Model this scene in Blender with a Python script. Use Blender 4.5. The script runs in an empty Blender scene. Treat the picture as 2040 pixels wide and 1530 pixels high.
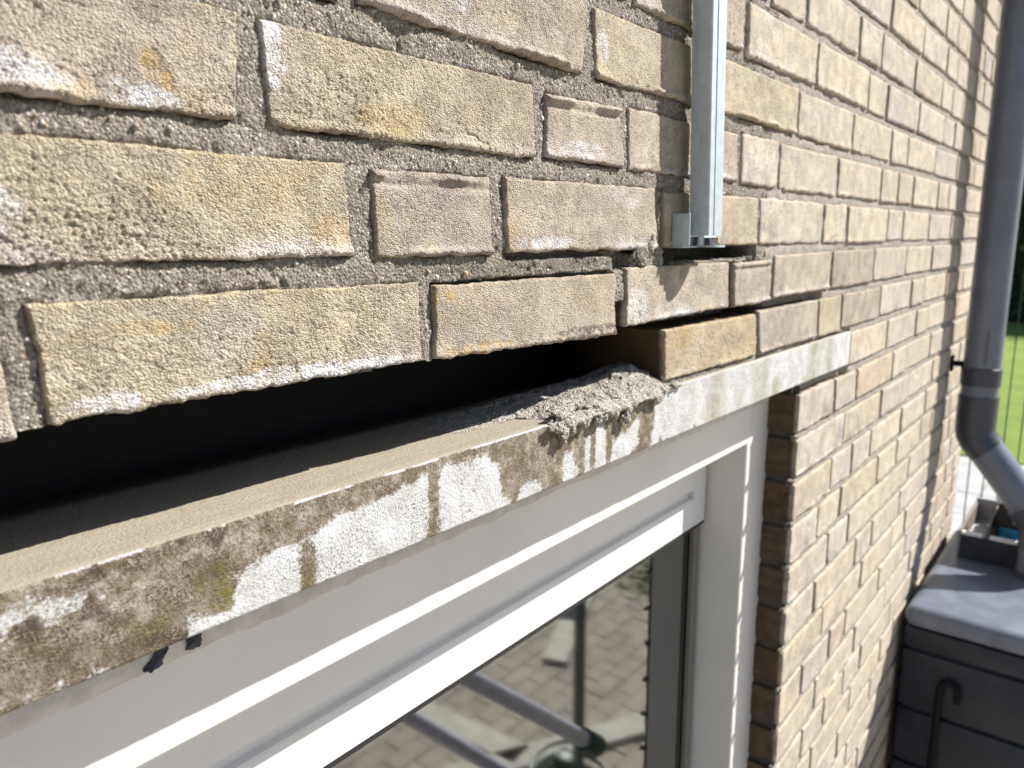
import bpy, bmesh, math, random
import numpy as np
from mathutils import Vector, Matrix

# ------------------------------------------------------------------ camera, light, exposure
scene = bpy.context.scene
COL = scene.collection
# world: X along the wall (towards its far end), Y into the wall, Z up; the wall face is y = 0
C_LOC = Vector((0.0, -0.32785, 0.01007))
C_R = Vector((0.63114824, -0.77563765, -0.00617545))
C_U = Vector((0.15060153, 0.11472899, 0.98191468))
C_D = Vector((0.76090149, 0.62066376, -0.18922322))
FPX = 1514.72
cam = bpy.data.cameras.new('camera'); co = bpy.data.objects.new('camera', cam); COL.objects.link(co)
m = Matrix((C_R, C_U, -C_D)).transposed().to_4x4(); m.translation = C_LOC
co.matrix_world = m
cam.sensor_fit = 'HORIZONTAL'; cam.sensor_width = 36; cam.lens = FPX/2040*36
cam.clip_start = 0.02; cam.clip_end = 400
cam.dof.use_dof = True; cam.dof.focus_distance = 0.47; cam.dof.aperture_fstop = 10.5
scene.camera = co

SUN_TO = Vector((1.40, -1.0, 1.58)).normalized()
w = bpy.data.worlds.new('World'); scene.world = w; w.use_nodes = True
nt = w.node_tree; nt.nodes.clear()
sky = nt.nodes.new('ShaderNodeTexSky'); sky.sky_type = 'NISHITA'; sky.sun_disc = False
sky.sun_elevation = math.asin(SUN_TO.z); sky.sun_rotation = math.atan2(SUN_TO.x, SUN_TO.y)
bg = nt.nodes.new('ShaderNodeBackground'); bg.inputs[1].default_value = 0.065
wo = nt.nodes.new('ShaderNodeOutputWorld')
nt.links.new(sky.outputs[0], bg.inputs[0]); nt.links.new(bg.outputs[0], wo.inputs[0])
sl = bpy.data.lights.new('sun', 'SUN'); sl.energy = 5.0; sl.angle = math.radians(0.53); sl.color = (1.0, 0.955, 0.89)
so = bpy.data.objects.new('sun', sl); COL.objects.link(so)
so.rotation_euler = (-SUN_TO).to_track_quat('-Z', 'Y').to_euler()
scene.view_settings.view_transform = 'Standard'; scene.view_settings.look = 'None'
scene.view_settings.exposure = 0.98; scene.view_settings.gamma = 1.0
scene.view_settings.use_curve_mapping = False

# ------------------------------------------------------------------ helpers
rnd = random.Random(7)
def _h(ix, iy, iz, seed):
    n = (ix*374761393 + iy*668265263 + iz*1274126177 + seed*974634777) & 0xFFFFFFFF
    n = ((n ^ (n >> 13))*1274126177) & 0xFFFFFFFF
    n = (n ^ (n >> 16)) & 0xFFFFFFFF
    return n.astype(np.float64)/4294967295.0
def vnoise(x, y, z, seed=0):
    """value noise, -1..1, vectorised"""
    x, y, z = np.broadcast_arrays(np.asarray(x, float), np.asarray(y, float), np.asarray(z, float))
    ix = np.floor(x).astype(np.int64); iy = np.floor(y).astype(np.int64); iz = np.floor(z).astype(np.int64)
    fx = x-ix; fy = y-iy; fz = z-iz
    fx = fx*fx*(3-2*fx); fy = fy*fy*(3-2*fy); fz = fz*fz*(3-2*fz)
    r = 0
    for a in (0, 1):
        wx = fx if a else 1-fx
        for b in (0, 1):
            wy = fy if b else 1-fy
            for c in (0, 1):
                wz = fz if c else 1-fz
                r = r + wx*wy*wz*_h(ix+a, iy+b, iz+c, seed)
    return r*2-1
def fbm(x, y, z=0.0, seed=0, octv=3, gain=0.5):
    r = 0; a = 1; t = 0
    for k in range(octv):
        r = r + a*vnoise(x*2.03**k+k*7.7, y*2.03**k+k*3.1, np.asarray(z)*2.03**k, seed+k); t += a; a *= gain
    return r/t
def worley(x, y, seed=0):
    """distance to the nearest jittered point, cell size 1"""
    ix = np.floor(x).astype(np.int64); iy = np.floor(y).astype(np.int64); best = np.full(x.shape, 9.0); z0 = np.zeros_like(ix)
    for a in (-1, 0, 1):
        for b in (-1, 0, 1):
            cx = ix+a; cy = iy+b
            best = np.minimum(best, (cx+_h(cx, cy, z0, seed)-x)**2+(cy+_h(cx, cy, z0+1, seed)-y)**2)
    return np.sqrt(best)
def sstep(a, b, x):
    t = np.clip((x-a)/(b-a), 0, 1); return t*t*(3-2*t)

def tag(o, label=None, cat=None, group=None, kind=None):
    if label: o['label'] = label
    if cat: o['category'] = cat
    if group: o['group'] = group
    if kind: o['kind'] = kind
    return o
def empty(name, loc, label=None, cat=None, group=None, rotz=0):
    o = bpy.data.objects.new(name, None); COL.objects.link(o); o.location = loc; o.rotation_euler = (0, 0, rotz)
    o.empty_display_size = 0.05
    bpy.context.view_layer.update()
    return tag(o, label, cat, group)
def link(name, me, parent=None, loc=(0, 0, 0)):
    """loc is a WORLD position; parents are unrotated empties"""
    o = bpy.data.objects.new(name, me); COL.objects.link(o)
    if parent is not None:
        o.parent = parent
        o.location = Vector(loc)-wloc(parent)
    else:
        o.location = loc
    return o
def wloc(o):
    v = Vector(o.location)
    while o.parent is not None:
        o = o.parent; v = v+Vector(o.location)
    return v
def npmesh(name, V, F, mat, smooth=True, attr=None):
    """V (n,3), F (m,4) or (m,3) arrays, fast"""
    me = bpy.data.meshes.new(name)
    V = np.asarray(V, np.float32); F = np.asarray(F, np.int32)
    me.vertices.add(len(V)); me.vertices.foreach_set('co', V.ravel())
    k = F.shape[1]
    me.loops.add(F.size); me.loops.foreach_set('vertex_index', F.ravel())
    me.polygons.add(len(F))
    me.polygons.foreach_set('loop_start', np.arange(0, F.size, k, dtype=np.int32))
    me.polygons.foreach_set('loop_total', np.full(len(F), k, np.int32))
    me.polygons.foreach_set('use_smooth', np.full(len(F), smooth))
    me.update(calc_edges=True)
    if attr is not None:
        for an, A in attr.items():
            a = me.color_attributes.new(an, 'FLOAT_COLOR', 'POINT')
            B = np.ones((len(V), 4), np.float32); B[:, :A.shape[1]] = A
            a.data.foreach_set('color', B.ravel())
    if mat: me.materials.append(mat)
    return me
class MB:
    def __init__(s): s.bm = bmesh.new()
    def box(s, x0, x1, y0, y1, z0, z1, bev=0.0, seg=2, M=None):
        r = bmesh.ops.create_cube(s.bm, size=1.0)
        vs = r['verts']
        for v in vs: v.co = Vector(((x0+x1)/2+v.co.x*(x1-x0), (y0+y1)/2+v.co.y*(y1-y0), (z0+z1)/2+v.co.z*(z1-z0)))
        if bev > 0:
            es = list({e for v in vs for e in v.link_edges})
            r2 = bmesh.ops.bevel(s.bm, geom=es, offset=bev, segments=seg, affect='EDGES', profile=0.5)
            vs = list({v for f in r2['faces'] for v in f.verts} | {v for v in vs if v.is_valid})
        if M is not None:
            for v in vs: v.co = M @ v.co
        return s
    def tube(s, pts, r, seg=20, cap=True, rad=None):
        """round tube along a list of points"""
        pts = [Vector(p) for p in pts]; n = len(pts); rings = []
        t0 = (pts[1]-pts[0]).normalized()
        up = Vector((0, 0, 1)) if abs(t0.z) < 0.9 else Vector((0, 1, 0))
        nx = t0.cross(up).normalized()
        for i, p in enumerate(pts):
            if i == 0: t = (pts[1]-p).normalized()
            elif i == n-1: t = (p-pts[i-1]).normalized()
            else: t = ((pts[i+1]-p).normalized()+(p-pts[i-1]).normalized()).normalized()
            nx = (nx-t*nx.dot(t)).normalized(); ny = t.cross(nx)
            rr = rad[i] if rad else r
            rings.append([s.bm.verts.new(p+(nx*math.cos(a)+ny*math.sin(a))*rr) for a in [2*math.pi*j/seg for j in range(seg)]])
        for i in range(n-1):
            for j in range(seg):
                s.bm.faces.new((rings[i][j], rings[i][(j+1) % seg], rings[i+1][(j+1) % seg], rings[i+1][j]))
        if cap:
            s.bm.faces.new(rings[0][::-1]); s.bm.faces.new(rings[-1])
        return s
    def extrude_profile(s, prof, a, b, axis='X', closed=True):
        """prof: list of 2-D points in the two other axes; swept from a to b"""
        def P(u, v, t):
            return {'X': (t, u, v), 'Y': (u, t, v), 'Z': (u, v, t)}[axis]
        A = [s.bm.verts.new(P(u, v, a)) for u, v in prof]; B = [s.bm.verts.new(P(u, v, b)) for u, v in prof]
        n = len(prof)
        for i in range(n if closed else n-1):
            j = (i+1) % n; s.bm.faces.new((A[i], A[j], B[j], B[i]))
        if closed: s.bm.faces.new(A[::-1]); s.bm.faces.new(B)
        return s
    def build(s, name, mat, parent=None, smooth=False, origin=None):
        bmesh.ops.recalc_face_normals(s.bm, faces=s.bm.faces[:])
        if origin is None:
            lo = Vector((min(v.co.x for v in s.bm.verts), min(v.co.y for v in s.bm.verts), min(v.co.z for v in s.bm.verts)))
            hi = Vector((max(v.co.x for v in s.bm.verts), max(v.co.y for v in s.bm.verts), max(v.co.z for v in s.bm.verts)))
            origin = (lo+hi)/2
        origin = Vector(origin)
        for v in s.bm.verts: v.co -= origin
        me = bpy.data.meshes.new(name); s.bm.to_mesh(me); s.bm.free()
        if smooth:
            me.polygons.foreach_set('use_smooth', [True]*len(me.polygons))
            try: me.set_sharp_from_angle(angle=math.radians(35))
            except Exception: pass
        me.materials.append(mat)
        return link(name, me, parent, origin)

# ------------------------------------------------------------------ materials
def mat(name):
    m = bpy.data.materials.new(name); m.use_nodes = True; n = m.node_tree; n.nodes.clear()
    o = n.nodes.new('ShaderNodeOutputMaterial'); p = n.nodes.new('ShaderNodeBsdfPrincipled')
    n.links.new(p.outputs[0], o.inputs[0])
    return m, n, p
class G:
    def __init__(s, n): s.n = n
    def add(s, t, **kw):
        x = s.n.nodes.new(t)
        for k, v in kw.items(): setattr(x, k, v)
        return x
    def lk(s, a, b): s.n.links.new(a, b)
    def set(s, sock, v):
        if hasattr(v, 'is_output'): s.lk(v, sock)
        else: sock.default_value = v
    def noise(s, vec, scale, detail=3, rough=0.55, dist=0.0):
        x = s.add('ShaderNodeTexNoise'); s.set(x.inputs['Vector'], vec); x.inputs['Scale'].default_value = scale
        x.inputs['Detail'].default_value = detail; x.inputs['Roughness'].default_value = rough; x.inputs['Distortion'].default_value = dist
        return x.outputs['Fac']
    def vor(s, vec, scale, feature='F1', out='Distance'):
        x = s.add('ShaderNodeTexVoronoi', feature=feature); s.set(x.inputs['Vector'], vec); x.inputs['Scale'].default_value = scale
        return x.outputs[out]
    def math(s, op, a, b=0.0, c=None, clamp=False):
        x = s.add('ShaderNodeMath', operation=op); x.use_clamp = clamp
        s.set(x.inputs[0], a); s.set(x.inputs[1], b)
        if c is not None: s.set(x.inputs[2], c)
        return x.outputs[0]
    def ramp(s, f, a, b, lo=0.0, hi=1.0):
        x = s.add('ShaderNodeMapRange'); x.interpolation_type = 'SMOOTHSTEP'
        s.set(x.inputs[0], f); x.inputs[1].default_value = a; x.inputs[2].default_value = b
        x.inputs[3].default_value = lo; x.inputs[4].default_value = hi
        return x.outputs[0]
    def mix(s, f, a, b, mode='MIX'):
        x = s.add('ShaderNodeMix', data_type='RGBA', blend_type=mode)
        s.set(x.inputs['Factor'], f)
        for k, v in (('A', a), ('B', b)):
            so = [i for i in x.inputs if i.name == k and i.type == 'RGBA'][0]
            if isinstance(v, tuple) and len(v) == 3: v = (*v, 1)
            s.set(so, v)
        return [o for o in x.outputs if o.type == 'RGBA'][0]
    def vmath(s, op, a, b):
        x = s.add('ShaderNodeVectorMath', operation=op); s.set(x.inputs[0], a); s.set(x.inputs[1], b); return x.outputs[0]
    def bump(s, h, strength, dist, normal=None):
        x = s.add('ShaderNodeBump'); s.set(x.inputs['Height'], h); x.inputs['Strength'].default_value = strength
        x.inputs['Distance'].default_value = dist
        if normal is not None: s.lk(normal, x.inputs['Normal'])
        return x.outputs[0]
    def attr(s, name):
        x = s.add('ShaderNodeAttribute', attribute_name=name)
        q = s.add('ShaderNodeSeparateColor'); s.lk(x.outputs['Color'], q.inputs[0])
        return q.outputs[0], q.outputs[1], q.outputs[2]
    def objco(s, rand=True):
        t = s.add('ShaderNodeTexCoord'); v = t.outputs['Object']
        if rand:
            i = s.add('ShaderNodeObjectInfo'); c = s.add('ShaderNodeCombineXYZ')
            for k in range(3): s.lk(s.math('MULTIPLY', i.outputs['Random'], (37.0, 91.0, 53.0)[k]), c.inputs[k])
            v = s.vmath('ADD', v, c.outputs[0])
        return v

def brick_mat():
    m, n, p = mat('yellow_brick'); g = G(n); v = g.objco()
    oi = g.add('ShaderNodeObjectInfo')
    W_, O_, D_ = g.attr('stain_shade')
    big = g.noise(v, 22, 3); mid = g.noise(v, 90, 4, 0.6); fine = g.noise(v, 900, 3, 0.7); sand = g.vor(v, 1100)
    base = oi.outputs['Color']
    col = g.mix(g.ramp(big, 0.38, 0.66), base, g.mix(1.0, base, (0.86, 0.86, 0.90), 'MULTIPLY'))
    col = g.mix(g.ramp(mid, 0.50, 0.75, 0, 0.55), col, g.mix(1.0, base, (1.10, 1.04, 0.92), 'MULTIPLY'))
    col = g.mix(g.ramp(mid, 0.46, 0.30, 0, 0.45), col, g.mix(1.0, base, (0.74, 0.74, 0.78), 'MULTIPLY'))
    col = g.mix(g.math('MULTIPLY', O_, g.ramp(mid, 0.3, 0.62)), col, (0.47, 0.325, 0.155))
    col = g.mix(g.math('MULTIPLY', D_, g.ramp(g.noise(v, 240, 4, 0.7), 0.36, 0.6)), col, (0.115, 0.10, 0.085))
    wf = g.math('MULTIPLY', W_, g.ramp(g.math('ADD', g.math('MULTIPLY', fine, 0.5), g.math('MULTIPLY', mid, 0.5)), 0.40, 0.56))
    col = g.mix(wf, col, (0.66, 0.66, 0.68))
    # sand grains: pale and dark
    col = g.mix(g.ramp(fine, 0.57, 0.72, 0, 0.55), col, g.mix(1.0, col, (0.55, 0.52, 0.48), 'MULTIPLY'))
    col = g.mix(g.ramp(fine, 0.36, 0.22, 0, 0.5), col, g.mix(1.0, col, (1.25, 1.22, 1.15), 'MULTIPLY'))
    # unweathered orange flanks of the brick, painted darker for their unlit shade
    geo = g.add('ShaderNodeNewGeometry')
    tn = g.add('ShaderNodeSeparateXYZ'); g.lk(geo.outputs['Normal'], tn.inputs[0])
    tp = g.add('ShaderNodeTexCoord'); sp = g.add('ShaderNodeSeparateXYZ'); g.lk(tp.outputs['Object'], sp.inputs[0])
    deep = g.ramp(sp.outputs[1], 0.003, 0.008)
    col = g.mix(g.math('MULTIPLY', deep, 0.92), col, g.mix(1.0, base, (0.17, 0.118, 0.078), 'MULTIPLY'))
    g.lk(col, p.inputs['Base Color']); p.inputs['Roughness'].default_value = 0.93
    p.inputs['Specular IOR Level'].default_value = 0.25
    mpb = g.add('ShaderNodeMapping'); g.lk(v, mpb.inputs[0]); mpb.inputs['Rotation'].default_value = (0, 0.5, 0); mpb.inputs['Scale'].default_value = (1.0, 1.0, 1.5)
    vg = g.add('ShaderNodeTexVoronoi', feature='F1'); vg.inputs['Scale'].default_value = 820
    wv = g.add('ShaderNodeTexNoise'); g.lk(v, wv.inputs['Vector']); wv.inputs['Scale'].default_value = 500; wv.inputs['Detail'].default_value = 2
    off = g.vmath('MULTIPLY', wv.outputs['Color'], (0.0012, 0.0012, 0.0012)); g.lk(g.vmath('ADD', mpb.outputs[0], off), vg.inputs['Vector'])
    grain = g.math('MULTIPLY', vg.outputs['Distance'], -1.0)
    amp = g.ramp(g.noise(v, 55, 3), 0.32, 0.66, 0.45, 1.25)
    pits = g.ramp(g.noise(mpb.outputs[0], 300, 3, 0.65), 0.56, 0.70, 0.0, -1.1)
    h = g.math('MULTIPLY', g.math('ADD', g.math('ADD', grain, pits), g.math('MULTIPLY', g.noise(v, 1500, 2, 0.7), 0.5)), amp)
    nb = g.bump(h, 1.0, 0.00145)
    g.lk(nb, p.inputs['Normal'])
    return m
def mortar_mat(name='mortar', c1=(0.305, 0.280, 0.238), c2=(0.11, 0.098, 0.082), c3=(0.58, 0.54, 0.47)):
    m, n, p = mat(name); g = G(n); t = g.add('ShaderNodeTexCoord'); v = t.outputs['Object']
    D_, G_, _b = g.attr('stain_shade')
    a = g.noise(v, 500, 4, 0.75); b = g.noise(v, 60, 3); 
    vr = g.add('ShaderNodeTexVoronoi'); g.lk(v, vr.inputs['Vector']); vr.inputs['Scale'].default_value = 620
    cs = g.add('ShaderNodeSeparateColor'); g.lk(vr.outputs['Color'], cs.inputs[0])
    col = g.mix(g.ramp(b, 0.3, 0.7), c1, tuple(x*0.82 for x in c1))
    col = g.mix(g.ramp(a, 0.53, 0.38, 0, 0.9), col, c2)
    col = g.mix(g.ramp(cs.outputs[0], 0.84, 0.95, 0, 0.65), col, c3)
    col = g.mix(g.ramp(cs.outputs[1], 0.95, 0.98, 0, 0.35), col, (0.36, 0.22, 0.10))
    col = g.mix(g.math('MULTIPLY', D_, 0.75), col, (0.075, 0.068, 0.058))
    g.lk(col, p.inputs['Base Color']); p.inputs['Roughness'].default_value = 0.95
    p.inputs['Specular IOR Level'].default_value = 0.3
    h = g.math('ADD', a, g.math('MULTIPLY', vr.outputs['Distance'], -0.9))
    g.lk(g.bump(h, 1.0, 0.0017), p.inputs['Normal'])
    return m
def simple(name, col, rough=0.5, metal=0.0, bump=None, var=0.0, varscale=40, spec=0.5, coat=0.0):
    m, n, p = mat(name); g = G(n); v = g.objco(False)
    if var > 0:
        f = g.ramp(g.noise(v, varscale, 5, 0.6), 0.3, 0.7)
        c = g.mix(f, tuple(x*(1-var) for x in col), tuple(min(1, x*(1+var)) for x in col)); g.lk(c, p.inputs['Base Color'])
    else: p.inputs['Base Color'].default_value = (*col, 1)
    p.inputs['Roughness'].default_value = rough; p.inputs['Metallic'].default_value = metal
    p.inputs['Specular IOR Level'].default_value = spec; p.inputs['Coat Weight'].default_value = coat
    if bump:
        g.lk(g.bump(g.noise(v, bump[0], 4, 0.6), 1.0, bump[1]), p.inputs['Normal'])
    return m
BRICK = brick_mat(); MORTAR = mortar_mat()
MORTAR_FAR = mortar_mat('pale_mortar', (0.43, 0.39, 0.335), (0.20, 0.175, 0.15))
FRESH = mortar_mat('wet_mortar', (0.43, 0.405, 0.36), (0.24, 0.22, 0.19), (0.74, 0.71, 0.65))
def lintel_mat():
    m, n, p = mat('painted_lintel'); g = G(n); t = g.add('ShaderNodeTexCoord'); v = t.outputs['Object']
    W_, Gr, De = g.attr('stain_shade')
    n1 = g.noise(v, 130, 5, 0.7); n2 = g.noise(v, 520, 4, 0.75); n3 = g.noise(v, 45, 4, 0.6); n4 = g.noise(v, 1300, 2, 0.6); n5 = g.noise(v, 1050, 3, 0.7); n6 = g.noise(v, 70, 6, 0.75)
    # scratches run along the lintel
    mp = g.add('ShaderNodeMapping'); g.lk(v, mp.inputs[0]); mp.inputs['Scale'].default_value = (60, 400, 900)
    mp.inputs['Rotation'].default_value = (0, 0.25, 0)
    sc = g.noise(mp.outputs[0], 1.0, 4, 0.7)
    dirt = g.mix(g.ramp(n3, 0.35, 0.65), (0.245, 0.21, 0.155), (0.15, 0.118, 0.068))
    dirt = g.mix(g.ramp(n1, 0.50, 0.66, 0, 0.8), dirt, (0.37, 0.335, 0.28))
    dirt = g.mix(g.ramp(n6, 0.52, 0.64, 0, .7), dirt, (0.36, 0.33, 0.28))
    dirt = g.mix(g.math('MULTIPLY', g.ramp(n5, 0.47, 0.58), g.ramp(n6, 0.54, 0.44)), dirt, (0.06, 0.042, 0.024))
    dirt = g.mix(g.math('MULTIPLY', Gr, g.ramp(n1, 0.40, 0.56)), dirt, (0.13, 0.115, 0.02))
    dirt = g.mix(g.math('MULTIPLY', g.math('MULTIPLY', De, 1.0), g.ramp(g.math('ADD', g.math('MULTIPLY', n5, .45), g.math('MULTIPLY', n6, .55)), 0.445, 0.495)), dirt, (0.050, 0.033, 0.018))
    n7 = g.noise(v, 640, 5, 0.8)
    dirt = g.mix(g.math('MULTIPLY', g.ramp(n7, 0.53, 0.60), g.ramp(g.noise(v, 36, 3), 0.36, 0.58, .25, .95)), dirt, (0.055, 0.042, 0.026))
    white = g.mix(g.ramp(n3, 0.35, 0.7), (0.54, 0.55, 0.565), (0.43, 0.425, 0.41))
    speck = g.math('MULTIPLY', g.ramp(g.noise(v, 800, 3, 0.6), 0.53, 0.62), g.ramp(g.noise(v, 28, 2), 0.44, 0.60))
    white = g.mix(speck, white, (0.16, 0.15, 0.13))
    white = g.mix(g.ramp(sc, 0.66, 0.78, 0, 0.5), white, (0.30, 0.28, 0.24))
    sx_ = g.add('ShaderNodeSeparateXYZ'); g.lk(v, sx_.inputs[0])
    white = g.mix(g.math('MULTIPLY', g.math('MULTIPLY', De, g.ramp(sx_.outputs[0], .60, .64)), g.ramp(n3, .25, .6, .55, 1.0)), white, (0.27, 0.245, 0.17))
    f = g.math('ADD', W_, g.math('ADD', g.math('MULTIPLY', g.math('SUBTRACT', n1, 0.5), 1.1), g.math('ADD', g.math('MULTIPLY', g.math('SUBTRACT', n2, 0.5), 1.1), g.math('MULTIPLY', g.math('SUBTRACT', sc, 0.5), 0.7))))
    col = g.mix(g.ramp(f, 0.30, 0.74), dirt, white)
    # top face: plain sandy paint
    tn = g.add('ShaderNodeNewGeometry'); s = g.add('ShaderNodeSeparateXYZ'); g.lk(tn.outputs['Normal'], s.inputs[0])
    mp2 = g.add('ShaderNodeMapping'); g.lk(v, mp2.inputs[0]); mp2.inputs['Scale'].default_value = (40, 500, 500)
    st = g.noise(mp2.outputs[0], 1.0, 3, 0.6)
    top = g.mix(g.ramp(st, 0.3, 0.7), (0.315, 0.278, 0.215), (0.265, 0.232, 0.172))
    top = g.mix(g.ramp(n2, 0.66, 0.74, 0, 0.7), top, (0.14, 0.11, 0.08))
    col = g.mix(g.ramp(s.outputs[2], 0.55, 0.85), col, top)
    g.lk(col, p.inputs['Base Color']); p.inputs['Roughness'].default_value = 0.8
    h = g.math('ADD', g.math('MULTIPLY', n2, 0.7), g.math('MULTIPLY', n1, 0.8))
    g.lk(g.bump(h, 0.8, 0.0012), p.inputs['Normal'])
    return m
LINTEL = lintel_mat()
FRAME = simple('cream_frame_paint', (0.680, 0.658, 0.622), 0.42, bump=(160, 0.00015), var=0.04, varscale=9)
SASH = simple('white_sash_paint', (0.68, 0.672, 0.65), 0.35, var=0.02, bump=(120, 0.0001))
GASKET = simple('black_rubber', (0.012, 0.012, 0.014), 0.6)
SEAL = simple('old_grey_sealant', (0.54, 0.51, 0.48), 0.5, var=0.12, varscale=90, bump=(180, 0.0012))
FOIL = simple('blue_black_membrane', (0.018, 0.019, 0.040), 0.5, bump=(500, 0.0006), var=0.3, varscale=300)
GALV = None
def galv():
    m, n, p = mat('galvanised_steel'); g = G(n); v = g.objco()
    f = g.vor(v, 160, out='Color'); sp = g.add('ShaderNodeSeparateColor'); g.lk(f, sp.inputs[0])
    mp = g.add('ShaderNodeMapping'); g.lk(v, mp.inputs[0]); mp.inputs['Scale'].default_value = (260, 260, 9)
    st = g.noise(mp.outputs[0], 1.0, 4, 0.6)
    c = g.mix(g.ramp(sp.outputs[0], 0, 1, 0, 0.35), (0.50, 0.56, 0.60), (0.36, 0.40, 0.42))
    c = g.mix(g.ramp(st, 0.52, 0.72, 0, 0.5), c, (0.34, 0.34, 0.31))
    g.lk(c, p.inputs['Base Color']); p.inputs['Metallic'].default_value = 0.35
    g.set(p.inputs['Roughness'], g.ramp(st, 0.3, 0.7, 0.42, 0.55))
    return m
GALV = galv()
PVC = simple('grey_pvc', (0.145, 0.162, 0.205), 0.30, var=0.12, varscale=14, bump=(220, 0.0001))
PVCD = simple('dark_grey_pvc', (0.055, 0.058, 0.075), 0.33, var=0.1)
BLK = simple('black_plastic', (0.008, 0.008, 0.010), 0.65, spec=.15)
TANK = simple('anthracite_plastic', (0.026, 0.030, 0.042), 0.42, var=0.2, spec=.3, varscale=18, bump=(90, 0.0005))
GREYP = simple('light_grey_plastic', (0.34, 0.35, 0.37), 0.5, var=0.06)
WHITEP = simple('white_plastic', (0.78, 0.78, 0.79), 0.45)
BLUE = simple('blue_print', (0.02, 0.23, 0.42), 0.4, var=0.3, varscale=60)
CARD = simple('black_carton', (0.010, 0.010, 0.013), 0.45)
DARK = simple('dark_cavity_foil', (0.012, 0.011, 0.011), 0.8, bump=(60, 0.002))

# ------------------------------------------------------------------ ground
gm, gn, gp = mat('earth'); gg = G(gn); gv = gg.objco(False)
gg.lk(gg.mix(gg.ramp(gg.noise(gv, 3, 5), 0.3, 0.7), (0.17, 0.15, 0.125), (0.23, 0.20, 0.165)), gp.inputs['Base Color']); gp.inputs['Roughness'].default_value = 0.95
ZG = -2.30
gr = MB().box(-150, 150, -150, 150, ZG-0.3, ZG-0.012).build('ground', gm); tag(gr, kind='structure')
lm, ln, lp = mat('lawn_grass'); gg = G(ln); gv = gg.objco(False)
lc = gg.mix(gg.ramp(gg.noise(gv, 2.2, 5, 0.6), 0.35, 0.65), (0.20, 0.30, 0.035), (0.27, 0.36, 0.05))
gg.lk(gg.mix(gg.ramp(gg.noise(gv, 60, 3), 0.4, 0.7, 0, 0.5), lc, (0.10, 0.17, 0.02)), lp.inputs['Base Color']); lp.inputs['Roughness'].default_value = 0.8
gg.lk(gg.bump(gg.noise(gv, 90, 4, 0.7), 1.0, 0.03), lp.inputs['Normal'])
lw = MB().box(9.05, 24.0, -9, 14, ZG-0.02, ZG+0.015).build('lawn', lm); tag(lw, kind='structure')
pm = simple('pale_concrete_slab', (0.36, 0.37, 0.36), 0.8, var=0.12, varscale=4, bump=(50, 0.002))
pv = MB()
for i in range(9):
    for j in range(5):
        x0 = 3.2+i*0.65; y0 = -0.1+j*0.65
        pv.box(x0, x0+0.642, y0, y0+0.642, ZG-0.03, ZG+rnd.uniform(0.0, 0.004), 0.004, 1)
pt = pv.build('garden_path', pm); tag(pt, kind='structure')
tcm = simple('clinker_paver', (0.40, 0.355, 0.30), 0.85, var=0.22, varscale=5, bump=(60, 0.002))
tc = MB()
for i in range(42):
    for j in range(46):
        x0 = -0.6+i*0.206; y0 = -4.85+j*0.104
        o_ = 0.103*(j % 2)
        if x0+o_ > 2.98 and y0 > -0.20: continue
        tc.box(x0+o_, x0+o_+0.2035, y0, y0+0.1018, ZG-0.04, ZG+rnd.uniform(-0.002, 0.003), 0.003, 1)
ter = tc.build('clinker_terrace', tcm); tag(ter, kind='structure')

# ------------------------------------------------------------------ the brick wall
CH = 0.0625            # course height
wall = empty('brick_wall', (1.0, 0, ZG), 'weathered yellow brick house wall with grey mortar joints, cracked above the window lintel', 'wall')

def cbase(k=None):
    c = [(0.46, 0.375, 0.270), (0.44, 0.365, 0.285), (0.475, 0.395, 0.285), (0.43, 0.36, 0.30), (0.465, 0.37, 0.25)]
    b = c[rnd.randrange(5)] if k is None else k
    f = rnd.uniform(0.94, 1.05)
    return (b[0]*f, b[1]*f, b[2]*f, 1)

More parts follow.
